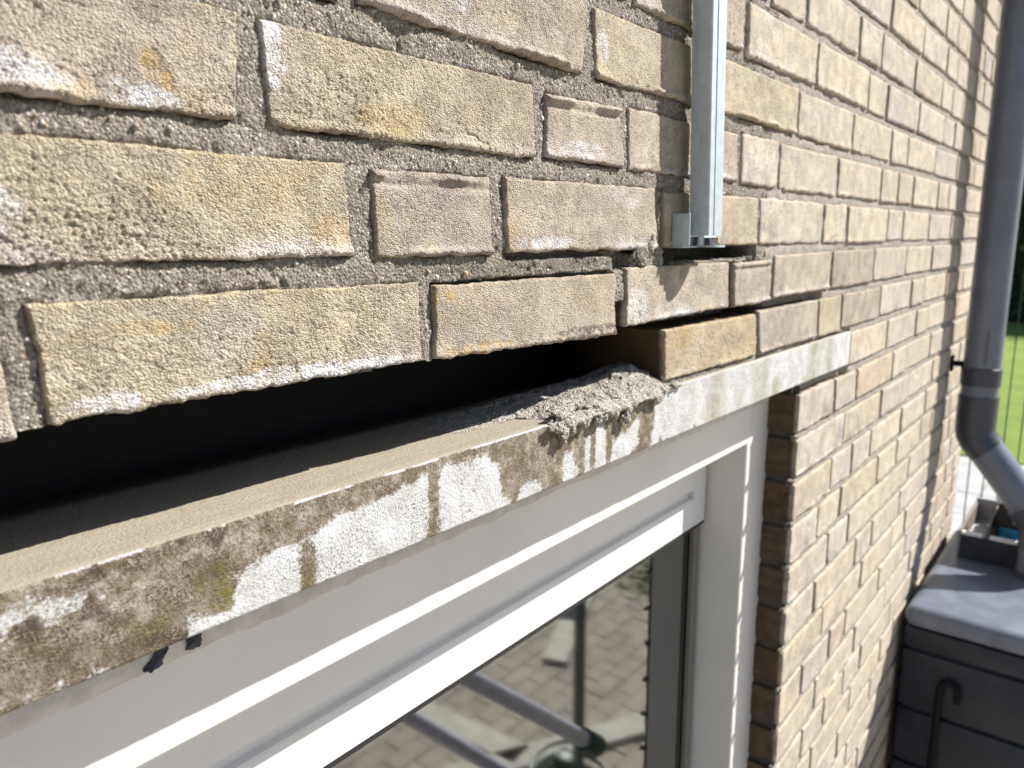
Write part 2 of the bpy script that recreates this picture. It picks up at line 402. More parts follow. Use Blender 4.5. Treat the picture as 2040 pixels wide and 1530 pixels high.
def brick_mesh(name, quad, step, seed, depth=0.100, proud=0.0, rough=1.0, lip=1.0, white=0.0, ochre=0.3, dark=0.0, edge=1.0, spots=(), top_lip=0.0, rnd_r=0.0014):
    """quad: TL,TR,BR,BL in (x,z). Front face is a finely divided sandy relief; returns mesh + centre"""
    TL, TR, BR, BL = [np.array(q, float) for q in quad]
    cx = (TL+TR+BR+BL)/4
    L = (np.linalg.norm(TR-TL)+np.linalg.norm(BR-BL))/2; H = (np.linalg.norm(TL-BL)+np.linalg.norm(TR-BR))/2
    n = max(6, int(L/step)); m_ = max(4, int(H/step))
    s = np.linspace(0, 1, n+1)[None, :]; t = np.linspace(0, 1, m_+1)[:, None]   # t: 0 bottom .. 1 top
    s = s+0*t; t = t+0*s
    X = ((BL[0]*(1-s)+BR[0]*s)*(1-t)+(TL[0]*(1-s)+TR[0]*s)*t)
    Z = ((BL[1]*(1-s)+BR[1]*s)*(1-t)+(TL[1]*(1-s)+TR[1]*s)*t)
    # distance to the four edges, metres
    dl = s*L; dr = (1-s)*L; db = t*H; dt = (1-t)*H
    # wobbly outline (fades to the middle)
    e = edge
    wz = (fbm(X*70, 3.3, seed, seed, 3)*0.0016+fbm(X*330, 1.3, seed, seed+5, 2)*0.0009)*e
    wzt = (fbm(X*60, 9.3, seed, seed+9, 3)*0.0011+fbm(X*300, 4.3, seed, seed+6, 2)*0.0006)*e
    wx = (fbm(Z*150, 5.1, seed, seed+13, 3)*0.0015)*e
    wx2 = (fbm(Z*150, 8.1, seed, seed+17, 3)*0.0015)*e
    Z = Z+wz*np.clip(1-db/0.012, 0, 1)+wzt*np.clip(1-dt/0.012, 0, 1)
    X = X+wx*np.clip(1-dl/0.012, 0, 1)+wx2*np.clip(1-dr/0.012, 0, 1)
    d = np.minimum(np.minimum(dl, dr), np.minimum(db, dt))
    # corner rounding
    Y = -proud+0*X
    rr = rnd_r
    for q in (dl, dr, db, dt):
        qq = np.clip(q/rr, 0, 1); Y = Y+rr*0.75*(1-np.sqrt(np.clip(1-(1-qq)**2, 0, 1)))
    Y = Y+fbm(X*14, Z*20, seed, seed+21, 2)*0.0009
    zone = np.clip(0.5+0.8*sstep(-0.15, 0.6, fbm(X*18, Z*26, seed, seed+31, 2))+0.7*np.exp(-db/0.010), 0.15, 1.6)
    # pitted sanded skin: sheared pits
    u = X+0.45*Z; vv = Z-0.2*X
    pit = fbm(u*520, vv*760, seed, seed+41, 2, 0.6)
    uw = u+fbm(X*300, Z*300, seed, seed+44, 2)*.0012; vw = vv+fbm(X*300, Z*300, seed+5, seed+45, 2)*.0012
    if step < 0.0013:
        Y = Y+rough*zone*(0.00085*np.clip(worley(uw*560, vw*760, seed+46), 0, 1.1)**1.4-.0003)
    Y = Y+rough*zone*0.00028*np.clip(pit+0.05, -0.35, 1.0)
    Y = Y+rough*zone*0.00035*fbm(u*200, vv*280, seed, seed+42, 2)
    # lip at the lower edge, broken along its length
    lipm = np.clip(fbm(X*35, 2.2, seed, seed+51, 2)*1.6+0.35, 0, 1)*np.exp(-((db-0.0025)/0.0022)**2)
    Y = Y-lip*0.0022*lipm
    if top_lip:
        lt = np.clip(fbm(X*60, 6.2, seed, seed+57, 2)*1.5+0.6, 0, 1)*np.exp(-((dt-0.003)/0.0016)**2)
        Y = Y-top_lip*0.003*lt
        Y = Y+top_lip*0.0012*np.exp(-((dt-0.0075)/0.002)**2)
    # shallow cracks
    cr = np.abs(fbm(X*28+fbm(X*90, Z*90, 0, seed+61)*0.6, Z*36, seed, seed+63, 2)); crm = np.clip(fbm(X*16, Z*16, seed, seed+65, 1)-0.35, 0, 1)*2
    Y = Y+0.0012*np.exp(-(cr/0.02)**2)*np.clip(crm, 0, 1)
    # stains
    lo = fbm(X*30, Z*45, seed, seed+71, 3)
    Wt = white*np.clip(np.exp(-np.clip(db-0.002+lo*0.006, 0, 1)/0.006)*1.2*np.clip(fbm(X*14, 1.1, seed, seed+73, 2)*2.2+0.45, 0, 1), 0, 1)
    Wt = np.maximum(Wt, white*0.45*sstep(0.40, 0.62, fbm(X*16, Z*24, seed, seed+75, 2)))
    Oc = ochre*np.clip(.5*sstep(0.1, 0.6, fbm(X*22, Z*30, seed, seed+77, 3))+0.6*np.exp(-d/0.0018), 0, 1)
    Dk = dark*np.clip(sstep(0.1, 0.5, fbm(X*26, Z*40, seed, seed+79, 3))*np.exp(-db/0.02), 0, 1)
    for (kx, kz, rx, rz, typ, amt) in spots:
        q = np.sqrt(((X-kx)/rx)**2+((Z-kz)/rz)**2)+fbm(X*120, Z*120, seed, seed+81, 3)*0.45
        f = amt*(1-sstep(0.7, 1.1, q))
        if typ == 'w': Wt = np.maximum(Wt, f)
        elif typ == 'o': Oc = np.maximum(Oc, f)
        elif typ == 'd': Dk = np.maximum(Dk, f)
        elif typ == 'pit': Y = Y+0.0006*f; Oc = np.maximum(Oc, f)
    N = (n+1)*(m_+1)
    V = np.stack([X.ravel()-cx[0], Y.ravel(), Z.ravel()-cx[1]], 1)
    A = np.stack([Wt.ravel(), Oc.ravel(), Dk.ravel()], 1)
    idx = np.arange(N).reshape(m_+1, n+1)
    F = np.stack([idx[:-1, :-1].ravel(), idx[:-1, 1:].ravel(), idx[1:, 1:].ravel(), idx[1:, :-1].ravel()], 1)
    # flanks
    loop = np.concatenate([idx[0, :], idx[1:, -1], idx[-1, -2::-1], idx[-2:0:-1, 0]])
    Vs = [V]; As = [A]; Fs = [F]; prev = loop; base = N
    rng = np.random.RandomState(seed)
    for yy in (0.0045, 0.014, depth*0.5, depth):
        ring = V[loop].copy(); ring[:, 1] = yy
        ring[:, 0] += fbm(V[loop][:, 0]*150, V[loop][:, 2]*150, yy*150, seed+91)*0.0005
        ring[:, 2] += fbm(V[loop][:, 0]*150, V[loop][:, 2]*150, yy*150, seed+92)*0.0007
        ni = np.arange(len(loop))+base; base += len(loop)
        Vs.append(ring); As.append(A[loop]*np.array([1.0 if yy < 0.01 else 0.0, 0.4, 0.6]))
        a = prev; b = np.roll(prev, -1); c = np.roll(ni, -1); dd = ni
        Fs.append(np.stack([a, dd, c, b], 1)); prev = ni
    # back cap as a fan of quads around the centre
    Vs.append(np.array([[0, depth, 0]])); As.append(np.zeros((1, 3)))
    b = np.roll(prev, -1); ct = np.full(len(prev), base)
    k2 = len(prev)//2*2
    fan = np.stack([prev[0:k2:2], ct[0:k2:2], np.roll(prev, -2)[0:k2:2], np.roll(prev, -1)[0:k2:2]], 1)
    Fs.append(fan)
    me = npmesh(name, np.concatenate(Vs), np.concatenate(Fs), BRICK, True, {'stain_shade': np.concatenate(As)})
    return me, (cx[0], 0.0, cx[1]), len(np.concatenate(Fs))

QUADS = []      # all brick outlines, for cutting the mortar sheet
def place(name, me, ctr, color):
    o = link(name, me, wall, ctr); o.color = color; return o

# the bricks near the camera, measured one by one: TL,TR,BR,BL (x,z), relief step, options
T = (0.452, 0.390, 0.308); Yl = (0.462, 0.400, 0.298); Gy = (0.400, 0.355, 0.290); Or = (0.50, 0.33, 0.17)
NEAR = [
 ([(-0.006, .1105), (.2075, .1105), (.2032, .0634), (-0.004, .0628)], .00066, 11, dict(white=.9, ochre=.5, rough=1.1, lip=1.2, spots=((.166, .081, .0055, .0065, 'pit', 1), (.172, .076, .004, .005, 'pit', 1), (.158, .069, .018, .006, 'w', 1), (.135, .069, .012, .007, 'o', .9), (.105, .073, .03, .008, 'w', 1))), T),
 ([(.219, .1100), (.4262, .1106), (.4279, .0638), (.2216, .0631)], .00072, 12, dict(white=.5, ochre=.45, rough=1.15, lip=.8, spots=((.225, .098, .008, .016, 'w', 1), (.30, .074, .03, .01, 'o', .5), (.236, .088, .016, .001, 'd', .5))), Yl),
 ([(.442, .1070), (.5375, .1095), (.5453, .0647), (.441, .0651)], .0010, 13, dict(white=.9, ochre=.3, top_lip=1.0, rough=.7, spots=((.49, .072, .04, .008, 'w', .8),)), T),
 ([(.2794, .1785), (.4900, .1800), (.4834, .1262), (.2794, .1304)], .0009, 14, dict(white=.4, ochre=.4, rough=1.0, lip=2.0, spots=((.355, .148, .014, .010, 'w', .9),)), T),
 ([(.062, .1790), (.2660, .1790), (.2650, .1282), (.062, .1270)], .0015, 15, dict(ochre=.4), T),
 ([(.4993, .1737), (.7090, .1760), (.7120, .1280), (.5046, .1263)], .0010, 16, dict(white=.5, ochre=.5, rough=.8, lip=1.3, spots=((.512, .150, .008, .012, 'w', .8), (.56, .132, .04, .005, 'o', .5))), Yl),
 ([(.718, .1765), (.931, .1765), (.931, .1270), (.722, .1285)], .0014, 17, dict(ochre=.5, lip=1.5, rough=.8), Yl),
 ([(.5515, .1110), (.7660, .1110), (.7680, .0650), (.5540, .0635)], .0011, 18, dict(white=.6, ochre=.3, rough=.8, lip=1.2), T),
 ([(.557, .2380), (.766, .2380), (.766, .1900), (.557, .1885)], .0012, 19, dict(ochre=.3, white=.4), T),
 ([(.342, .2380), (.546, .2380), (.546, .1900), (.342, .1890)], .0015, 20, dict(ochre=.3), T),
 ([(.0605, .0490), (.2641, .0485), (.268, .0005), (.059, .0016)], .00066, 21, dict(white=.7, ochre=.6, rough=1.4, lip=1.6, spots=((.255, .012, .02, .012, 'o', 1), (.09, .02, .02, .02, 'w', .8), (.07, .04, .02, .01, 'o', .5))), Yl),
 ([(.2827, .0474), (.3799, .0476), (.383, -.0010), (.2852, -.0006)], .0009, 22, dict(white=.2, ochre=.3, top_lip=.8, rough=.8, dark=.3, spots=((.29, .016, .008, .02, 'o', .4),)), Gy),
 ([(.395, .0488), (.5960, .0502), (.6035, -.0002), (.3986, .0004)], .0010, 23, dict(white=.8, ochre=.3, rough=.8, lip=.4, spots=((.44, .006, .035, .005, 'w', 1), (.402, .010, .006, .012, 'o', .5))), T),
 ([(.6135, .0485), (.8245, .0507), (.8278, .0008), (.6183, .0018)], .0013, 24, dict(ochre=.5, dark=.5, rough=.6, lip=1.0), Yl),
 ([(.1088, -.0138), (.3146, -.0157), (.3173, -.0624), (.1121, -.0617)], .00068, 31, dict(white=.6, ochre=.45, rough=.9, lip=.5, spots=((.215, -.058, .05, .005, 'w', 1), (.265, -.059, .045, .004, 'w', 1), (.135, -.057, .015, .006, 'w', 1), (.20, -.046, .02, .012, 'o', .5), (.15, -.027, .03, .004, 'o', .55))), Yl),
 ([(.3287, -.0185), (.5345, -.0195), (.5365, -.0690), (.328, -.0632)], .0009, 32, dict(white=.1, ochre=.5, rough=.9, lip=1.0, spots=((.49, -.062, .05, .005, 'd', .9), (.335, -.025, .01, .005, 'o', 1), (.37, -.061, .035, .005, 'o', .9))), T),
 ([(-.105, -.0138), (.0975, -.0140), (.0990, -.0650), (-.105, -.0630)], .0014, 33, dict(ochre=.4, white=.5), T),
 ([(.5530, -.0150), (.7561, -.0165), (.7613, -.0625), (.5560, -.0642)], .0010, 34, dict(white=1.0, ochre=.25, rough=.6, lip=.5, dark=.7, spots=((.575, -.05, .02, .018, 'w', .8),)), T),
 ([(.7735, -.0180), (.8774, -.0167), (.8785, -.0640), (.7790, -.0645)], .0013, 35, dict(white=.5, ochre=.2, rough=.5, dark=.3, top_lip=.6), Gy),
 ([(.8870, -.0125), (1.0960, -.0120), (1.0985, -.0625), (.8890, -.0615)], .0014, 36, dict(white=.3, ochre=.3, rough=.5, dark=.9), T),
 ([(.6235, -.0745), (.8370, -.0765), (.8440, -.1240), (.6274, -.1215)], .0011, 41, dict(ochre=.55, dark=.9, rough=.55, lip=.3, edge=.9, white=.25, spots=((.77, -.095, .03, .012, 'd', .35), (.66, -.085, .02, .01, 'o', .7))), (0.48, 0.39, 0.27)),
 ([(.8475, -.0745), (1.0516, -.0750), (1.0562, -.1245), (.8534, -.1240)], .0013, 42, dict(ochre=.3, dark=.5, rough=.5, edge=.7), Gy),
 ([(1.0600, -.0750), (1.1580, -.0750), (1.1610, -.1270), (1.0645, -.1260)], .0016, 43, dict(ochre=.8, rough=.4), Yl),
]
ntri = 0
for q, st, sd, op, colr in NEAR:
    me, c, k = brick_mesh('brick', q, st, sd, proud=rnd.uniform(-0.0003, 0.0010), **op); ntri += k
    kf = 1.0+.17*min(1, max(0, (c[0]-.45)/.3)) if sd != 41 else 1.1
    place('brick', me, c, (colr[0]*kf, colr[1]*kf, colr[2]*kf, 1)); QUADS.append(q)

# the rest of the wall: joint positions per course (x of joint centres), continued by the bond
ROWS = {
 11: None, 10: None, 9: None, 8: None, 7: [2.049],
 6: [1.471, 1.695], 5: [1.083, 1.306, 1.524, 1.729], 4: [.944, 1.154, 1.268, 1.485, 1.709], 3: [.774, .989, 1.217, 1.32, 1.536, 1.759],
 2: [.935, 1.155, 1.369, 1.482, 1.709, 1.93], 1: [.774, .884, 1.102, 1.324, 1.435, 1.542, 1.757, 1.87, 2.089],
 0: [.833, 1.054, 1.16, 1.385, 1.494, 1.709, 1.93, 2.138], -1: [1.103, 1.318, 1.539, 1.758, 1.984, 2.092],
 -2: [1.163, 1.38, 1.606, 1.72, 1.937, 2.148], -3: [1.2215, 1.447, 1.67, 1.785], -4: [1.003, 1.162, 1.276, 1.502, 1.612, 1.83, 2.05],
 -5: [1.003, 1.225, 1.443, 1.665, 1.885], -6: [1.003, 1.173, 1.283, 1.397, 1.614, 1.835], -7: [1.003, 1.124, 1.236, 1.454, 1.60, 1.82],
 -8: [1.003, 1.182, 1.292, 1.51, 1.73], -9: [1.003, 1.132, 1.35, 1.457, 1.673], -10: [1.003, 1.186, 1.407, 1.626, 1.742],
 -11: [1.003, 1.100, 1.232, 1.324, 1.545], -12: [1.003, 1.174, 1.395], -13: [1.003, 1.124, 1.234, 1.346, 1.454, 1.675], -14: [1.003, 1.177, 1.40, 1.62],
 -15: [1.003, 1.118, 1.339, 1.562], -16: [1.003, 1.19, 1.411, 1.632],
}
XEND = 2.392
far = []          # (x0,x1,z0,z1,row)
for r in range(-37, 16):
    J = ROWS.get(r); rr_ = random.Random(100+r)
    if r <= -4 and not J:
        J = [1.003, 1.003+rr_.choice((0.115, 0.168, 0.222))]
    if not J: J = [0.9+rr_.uniform(0, 0.2)]
    J = list(J)
    while J[-1] < XEND-0.03:
        a = J[-1]+(0.221 if rr_.random() < 0.62 else 0.110)
        if XEND-a < 0.06: a = XEND+0.008
        J.append(a)
    if r >= 3:
        lim = {3: 0.774, 4: -0.25}.get(r, -0.25)
        while J[0] > lim+0.02: J.insert(0, J[0]-(0.221 if rr_.random() < 0.62 else 0.110))
    for a, b in zip(J[:-1], J[1:]):
        jt = rr_.uniform(0.0040, 0.0056)
        far.append((a+jt, b-jt, r*CH+rr_.uniform(-.0008, .0012), r*CH+0.0508+rr_.uniform(-.001, .001), r))
# second rows above the window that start left of the camera: mirror of the near list, out of frame
for r, xs in ((2, (-.17, .055)), (1, (-.23, -.013)), (0, (-.165, .050))):
    far.append((xs[0], xs[1]-.008, r*CH, r*CH+.050, r))
def inview(x, z):
    v = Vector((x, 0, z))-C_LOC; dd = v.dot(C_D)
    if dd < 0.05: return None
    px = 1020+FPX*v.dot(C_R)/dd; py = 765-FPX*v.dot(C_U)/dd
    return px, py, FPX/dd
scored = []
for b in far:
    p_ = inview((b[0]+b[1])/2, (b[2]+b[3])/2)
    sc_ = 0
    if p_:
        pa = inview(b[0], b[2]); pb = inview(b[1], b[3])
        if pa and pb:
            xs = (pa[0], pb[0]); ys = (pa[1], pb[1])
            if max(xs) > -20 and min(xs) < 2060 and max(ys) > -30 and min(ys) < 1560: sc_ = abs(xs[1]-xs[0])*(b[3]-b[2])*p_[2]+1
    scored.append((sc_, b))
scored.sort(key=lambda t: -t[0])
VAR = {}
def variant(kind, Lb):
    k = rnd.randrange(7)
    key = (kind, k)
    if key not in VAR:
        VAR[key] = brick_mesh('brick', [(-Lb/2, .0254), (Lb/2, .0254), (Lb/2, -.0254), (-Lb/2, -.0254)], 0.0032, 500+k+20*len(VAR), rough=.55, rnd_r=.0012,
                              lip=.6, edge=1.3, white=.2*(k % 3), ochre=.25, dark=.55*(k % 2), proud=0.0)[0]
    return VAR[key], Lb
NP = 300-len(NEAR)
unique_n = 0
stuffV = []; stuffF = []; sb = 0
def boxarr(x0, x1, y0, y1, z0, z1):
    V = np.array([[x0, y0, z0], [x1, y0, z0], [x1, y1, z0], [x0, y1, z0], [x0, y0, z1], [x1, y0, z1], [x1, y1, z1], [x0, y1, z1]])
    F = np.array([[0, 1, 5, 4], [1, 2, 6, 5], [2, 3, 7, 6], [3, 0, 4, 7], [4, 5, 6, 7], [0, 3, 2, 1]])
    return V, F
pal = [(0.605, 0.525, 0.412), (0.60, 0.523, 0.427), (0.62, 0.542, 0.424), (0.585, 0.518, 0.432), (0.615, 0.528, 0.408), (0.60, 0.535, 0.43)]
for i, (sc_, b) in enumerate(scored):
    x0, x1, z0, z1, r = b
    QUADS.append([(x0, z1), (x1, z1), (x1, z0), (x0, z0)])
    cc = rnd.choice(pal); f = rnd.uniform(.93, 1.05); colr = (cc[0]*f, cc[1]*f, cc[2]*f, 1)
    if r == -4 and abs(x0-1.28) < .02: colr = (0.60, 0.49, 0.37, 1)
    if r == -11 and abs(x0-1.23) < .02: colr = (0.58, 0.48, 0.38, 1)
    if r in (-2, -1) and x0 < 1.2: colr = (*T, 1)
    if i < NP and sc_ > 0:
        near_d = (x0+x1)/2 < 1.35
        if near_d:
            q = [(x0+rnd.uniform(-.001, .001), z1), (x1, z1+rnd.uniform(-.0008, .0008)), (x1, z0), (x0, z0)]
            me, c, k = brick_mesh('brick', q, 0.0022, 1000+i, rough=.6, edge=1.4, rnd_r=.0012, lip=rnd.uniform(.1, 1.0), white=rnd.choice((0, .2, .5)),
                                  ochre=rnd.uniform(.1, .5), dark=rnd.choice((0, .4, .9)), proud=rnd.uniform(-.0008, .0012)); ntri += k
            place('brick', me, c, colr)
        else:
            kind = 'h' if (x1-x0) < 0.14 else 's'; Lb = 0.102 if kind == 'h' else 0.2115
            me, Lb = variant(kind, Lb)
            o = place('brick', me, ((x0+x1)/2, rnd.uniform(-.0012, .0010), (z0+z1)/2), colr)
            o.scale = ((x1-x0)/Lb, 1, (z1-z0)/.0508)
            o.rotation_euler = (0, rnd.uniform(-.006, .006), rnd.uniform(-.006, .006))
    else:
        V, F = boxarr(x0, x1, 0.0, 0.1, z0, z1); stuffV.append(V); stuffF.append(F+sb); sb += 8
me = npmesh('brick_rows', np.concatenate(stuffV)-np.array([1.0, 0, 0]), np.concatenate(stuffF), BRICK, False)
o = link('brick_rows', me, wall, (1.0, 0, 0)); o['kind'] = 'stuff'; o.color = (0.45, 0.375, 0.28, 1)

# reveal of the window: flanks are the bricks' own sides; mortar between them; then the mortar sheets
def mortar_field(x0, x1, z0, z1, step, near):
    nx = int((x1-x0)/step); nz = int((z1-z0)/step)
    X, Z = np.meshgrid(np.linspace(x0, x1, nx+1), np.linspace(z0, z1, nz+1))
    gap = np.ones_like(X, bool)      # True where mortar shows
    edge = np.full_like(X, 9.0)      # distance to the nearest brick outline, metres (rough)
    top = np.full_like(X, 9.0)       # distance below the brick above
    for q in QUADS:
        (ax, az), (bx, bz), (cx_, cz), (dx, dz) = q
        if max(bx, cx_) < x0-.02 or min(ax, dx) > x1+.02 or max(az, bz) < z0-.02 or min(cz, dz) > z1+.02: continue
        i0 = max(0, int((min(ax, dx)-x0-.02)/step)); i1 = min(nx+1, int((max(bx, cx_)-x0+.02)/step)+2)
        j0 = max(0, int((min(cz, dz)-z0-.02)/step)); j1 = min(nz+1, int((max(az, bz)-z0+.02)/step)+2)
        if i1 <= i0 or j1 <= j0: continue
        x = X[j0:j1, i0:i1]; z = Z[j0:j1, i0:i1]
        tz = np.clip((z-dz)/(az-dz), 0, 1); tx = np.clip((x-dx)/(cx_-dx), 0, 1)
        lx = dx+(ax-dx)*tz; rx = cx_+(bx-cx_)*tz; bz_ = dz+(cz-dz)*tx; tz_ = az+(bz-az)*tx
        sd = np.maximum(np.maximum(lx-x, x-rx), np.maximum(bz_-z, z-tz_))      # <0 inside
        gap[j0:j1, i0:i1] &= (sd > -0.0035)
        edge[j0:j1, i0:i1] = np.minimum(edge[j0:j1, i0:i1], sd)
        below = bz_-z; inx = (x > lx-.001) & (x < rx+.001) & (below > -.002)
        tt = top[j0:j1, i0:i1]; tt[inx] = np.minimum(tt[inx], below[inx]); top[j0:j1, i0:i1] = tt
    n1 = fbm(X*55, Z*90, 0, 3, 3)
    base = 0.0021 if near else 0.0022
    Y = base+n1*0.0013
    if near:
        # tooled but crumbling face: grains, small cavities
        g1 = fbm(X*420, Z*420, 0, 5, 3, .7); g2 = vnoise(X*1000, Z*1000, 0, 8)
        Y = Y+g1*0.00085+g2*0.00035
        cav = sstep(.45, .75, fbm(X*170, Z*170, 0, 15, 2)); Y = Y+cav*0.0016
    else:
        Y = Y+fbm(X*300, Z*300, 0, 5, 2)*0.0010
    # slight undercut against the bricks (drying crack), deeper below the brick above
    Y = Y+0.0022*np.exp(-np.clip(edge, 0, 1)/0.0011)*np.clip(fbm(X*40, Z*40, 0, 33, 2)*1.5+.6, 0, 1)
    Y = Y+(0.0042 if near else .0030)*np.exp(-np.clip(top, 0, 1)/(0.0016 if near else .0022))*np.clip(fbm(X*30, Z*8, 0, 35, 2)*1.6+.5, 0, 1)
    D = np.clip(fbm(X*20, Z*30, 0, 37, 3)*1.2, 0, .5)*0
    wob = fbm(X*90, Z*90, 0, 39, 2)*0.0012
    def rect(a, b, c, d, depth, soft=0.0016):
        nonlocal Y
        f = sstep(a-soft, a+soft, X+wob)*(1-sstep(b-soft, b+soft, X+wob))*sstep(c-soft, c+soft, Z+wob)*(1-sstep(d-soft, d+soft, Z+wob))
        Y = Y*(1-f)+depth*f+0*f
        return f
    rect(.6210, .832, -.0175, .0035, .060)                   # open hole under the steel rail
    rect(.598, 1.070, -.0790, -.0595, .017, .002)            # raked bed under the sagging course
    rect(.60, .90, -.0790, -.0625, .045, .0015)
    rect(.535, .556, -.0720, -.0440, .035)                   # missing lower half of the head joint
    rect(.7545, .7800, -.0680, -.0120, .022)                 # orange flank shows here
    rect(.400, .603, -.0045, .0012, .014, .0009)             # crack under the stretcher
    rect(.327, .535, -.0215, -.0168, .013, .0008)            # crack above the dropped brick
    rect(.5360, .5640, -.0165, -.0010, .016)
    rect(1.000, 1.222, -.2030, -.1840, .012, .002)           # open bed on top of the pier
    rect(.603, .6175, .0020, .0520, .006)
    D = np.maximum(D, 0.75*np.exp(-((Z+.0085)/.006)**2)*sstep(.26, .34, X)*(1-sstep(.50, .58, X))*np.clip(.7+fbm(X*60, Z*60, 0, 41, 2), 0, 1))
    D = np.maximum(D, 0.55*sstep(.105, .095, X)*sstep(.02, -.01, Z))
    D = np.maximum(D, 0.5*sstep(.014, .03, Y))  # recess shade: deeper mortar is painted darker
    bottom_line = -0.0630+fbm(X*80, 1.7, 0, 43, 2)*0.0022
    keep = gap.copy()
    keep &= ~((X < .6155) & (Z < bottom_line))
    keep &= ~((X < 1.2200) & (Z < -.1290) & (Z > -.1850))
    keep &= ~((X < 1.0055) & (Z < -.1290))
    keep &= ~((X < .624) & (Z < -.060))  | ((X < .60) & (Z >= bottom_line)) 
    kc = keep[:-1, :-1] & keep[:-1, 1:] & keep[1:, 1:] & keep[1:, :-1]
    idx = np.arange(X.size).reshape(X.shape)
    F = np.stack([idx[:-1, :-1][kc], idx[:-1, 1:][kc], idx[1:, 1:][kc], idx[1:, :-1][kc]], 1)
    used = np.unique(F); mp = np.full(X.size, -1); mp[used] = np.arange(len(used))
    V = np.stack([X.ravel(), Y.ravel(), Z.ravel()], 1)[used]; A = np.zeros((len(used), 3)); A[:, 0] = D.ravel()[used]
    return V, mp[F], A, (X, Y, Z, keep, edge)
V, F, A, fld = mortar_field(.02, .86, -.130, .245, .0011, True)
mo = link('mortar', npmesh('mortar', V, F, MORTAR, True, {'stain_shade': A}), wall, (0, 0, 0)); nm = len(F)
V1, F1, A1, _ = mortar_field(.8595, XEND, -1.60, .80, .0042, False)
V2, F2, A2, _ = mortar_field(-.26, .0205, -.130, .245, .006, False)
V3, F3, A3, _ = mortar_field(-.26, .8605, .2445, .80, .006, False)
Vb, Fb = boxarr(1.0055, XEND, .004, .09, ZG, -1.598)
Vc, Fc = boxarr(-.26, XEND, .004, .09, .799, 1.03)
VV = [V1, V2, V3, Vb, Vc]; FF = [F1, F2, F3, Fb, Fc]; AA = [A1, A2, A3, np.zeros((8, 3)), np.zeros((8, 3))]
off = 0; FO = []
for v_, f_ in zip(VV, FF): FO.append(f_+off); off += len(v_)
link('mortar', npmesh('mortar', np.concatenate(VV), np.concatenate(FO), MORTAR_FAR, True, {'stain_shade': np.concatenate(AA)}), wall, (0, 0, 0))
# reveal mortar (plane facing the window) and ragged burrs on the arris
ny_, nz_ = 18, 620
Yg, Zg = np.meshgrid(np.linspace(.003, .098, ny_), np.linspace(-1.60, -.186, nz_))
Xg = 1.0125+fbm(Yg*120, Zg*120, 0, 61, 3)*.0014
idx = np.arange(Xg.size).reshape(Xg.shape)
Fr = np.stack([idx[:-1, :-1].ravel(), idx[1:, :-1].ravel(), idx[1:, 1:].ravel(), idx[:-1, 1:].ravel()], 1)
link('mortar', npmesh('mortar', np.stack([Xg.ravel(), Yg.ravel(), Zg.ravel()], 1), Fr, MORTAR, True, {'stain_shade': np.tile(np.array([1.0, 0, 0]), (Xg.size, 1))}), wall, (0, 0, 0))  # full darkening paints the unlit reveal's shade into the mortar
bu = bmesh.new()
for r in range(-24, -3):
    z = r*CH-.0055
    for k in range(7):
        s_ = bmesh.ops.create_icosphere(bu, subdivisions=2, radius=1.0)
        c = Vector((1.0035-rnd.uniform(-.003, .0045), rnd.uniform(-.001, .006), z+rnd.uniform(-.003, .003)))
        sc3 = Vector((rnd.uniform(.002, .0055), rnd.uniform(.001, .003), rnd.uniform(.0012, .003)))
        for v in s_['verts']:
            n_ = v.co.copy(); rr_ = 1+.35*math.sin(n_.x*7+k)+.3*math.sin(n_.z*9+r)
            v.co = Vector((n_.x*sc3.x*rr_, n_.y*sc3.y*rr_, n_.z*sc3.z*rr_))+c
me = bpy.data.meshes.new('mortar_burr'); bu.to_mesh(me); bu.free(); me.materials.append(MORTAR)
me.polygons.foreach_set('use_smooth', [True]*len(me.polygons))
link('mortar_burr', me, wall, (0, 0, 0))['kind'] = 'stuff'
# pebbles and coarse sand in the near joints
Xf, Yf, Zf, keepf, edgef = fld
cand = np.argwhere(keepf & (edgef > .0012) & (Yf < .009) & (Xf > .05))
rs = np.random.RandomState(3); sel = cand[rs.choice(len(cand), 1500, replace=False)]
PC = [(0.52, 0.48, 0.40), (0.62, 0.60, 0.56), (0.30, 0.25, 0.2), (0.42, 0.30, 0.16), (0.38, 0.37, 0.36), (0.75, 0.73, 0.70)]
ico = bmesh.new(); bmesh.ops.create_icosphere(ico, subdivisions=1, radius=1.0); ico.verts.ensure_lookup_table()
IV = np.array([v.co[:] for v in ico.verts]); IF = np.array([[v.index for v in f.verts] for f in ico.faces]); ico.free()
PV = []; PF = []; PA = []
for k, (j, i) in enumerate(sel):
    r_ = abs(rs.normal(0, .00035))+.0004
    if k < 18: r_ = rs.uniform(.0010, .0019)
    sc3 = r_*rs.uniform(.7, 1.3, 3)
    v_ = IV*(1+rs.uniform(-.15, .15, (len(IV), 1)))*sc3+np.array([Xf[j, i], Yf[j, i]-r_*.15, Zf[j, i]])
    PV.append(v_); PF.append(IF+k*len(IV)); c_ = PC[rs.randint(len(PC))] if k > 34 else PC[rs.choice([0, 1, 5, 5, 3])]
    if k == 7: c_ = (.20, .07, .06)
    PA.append(np.tile(np.array(c_)*rs.uniform(.75, 1.05), (len(IV), 1)))
pm_, pn_, pp_ = mat('pebbles'); gg = G(pn_); at = gg.add('ShaderNodeAttribute', attribute_name='tint'); gg.lk(at.outputs['Color'], pp_.inputs['Base Color']); pp_.inputs['Roughness'].default_value = .6
pe = link('sand_grains', npmesh('sand_grains', np.concatenate(PV), np.concatenate(PF), pm_, True, {'tint': np.concatenate(PA)}), wall, (0, 0, 0)); pe['kind'] = 'stuff'
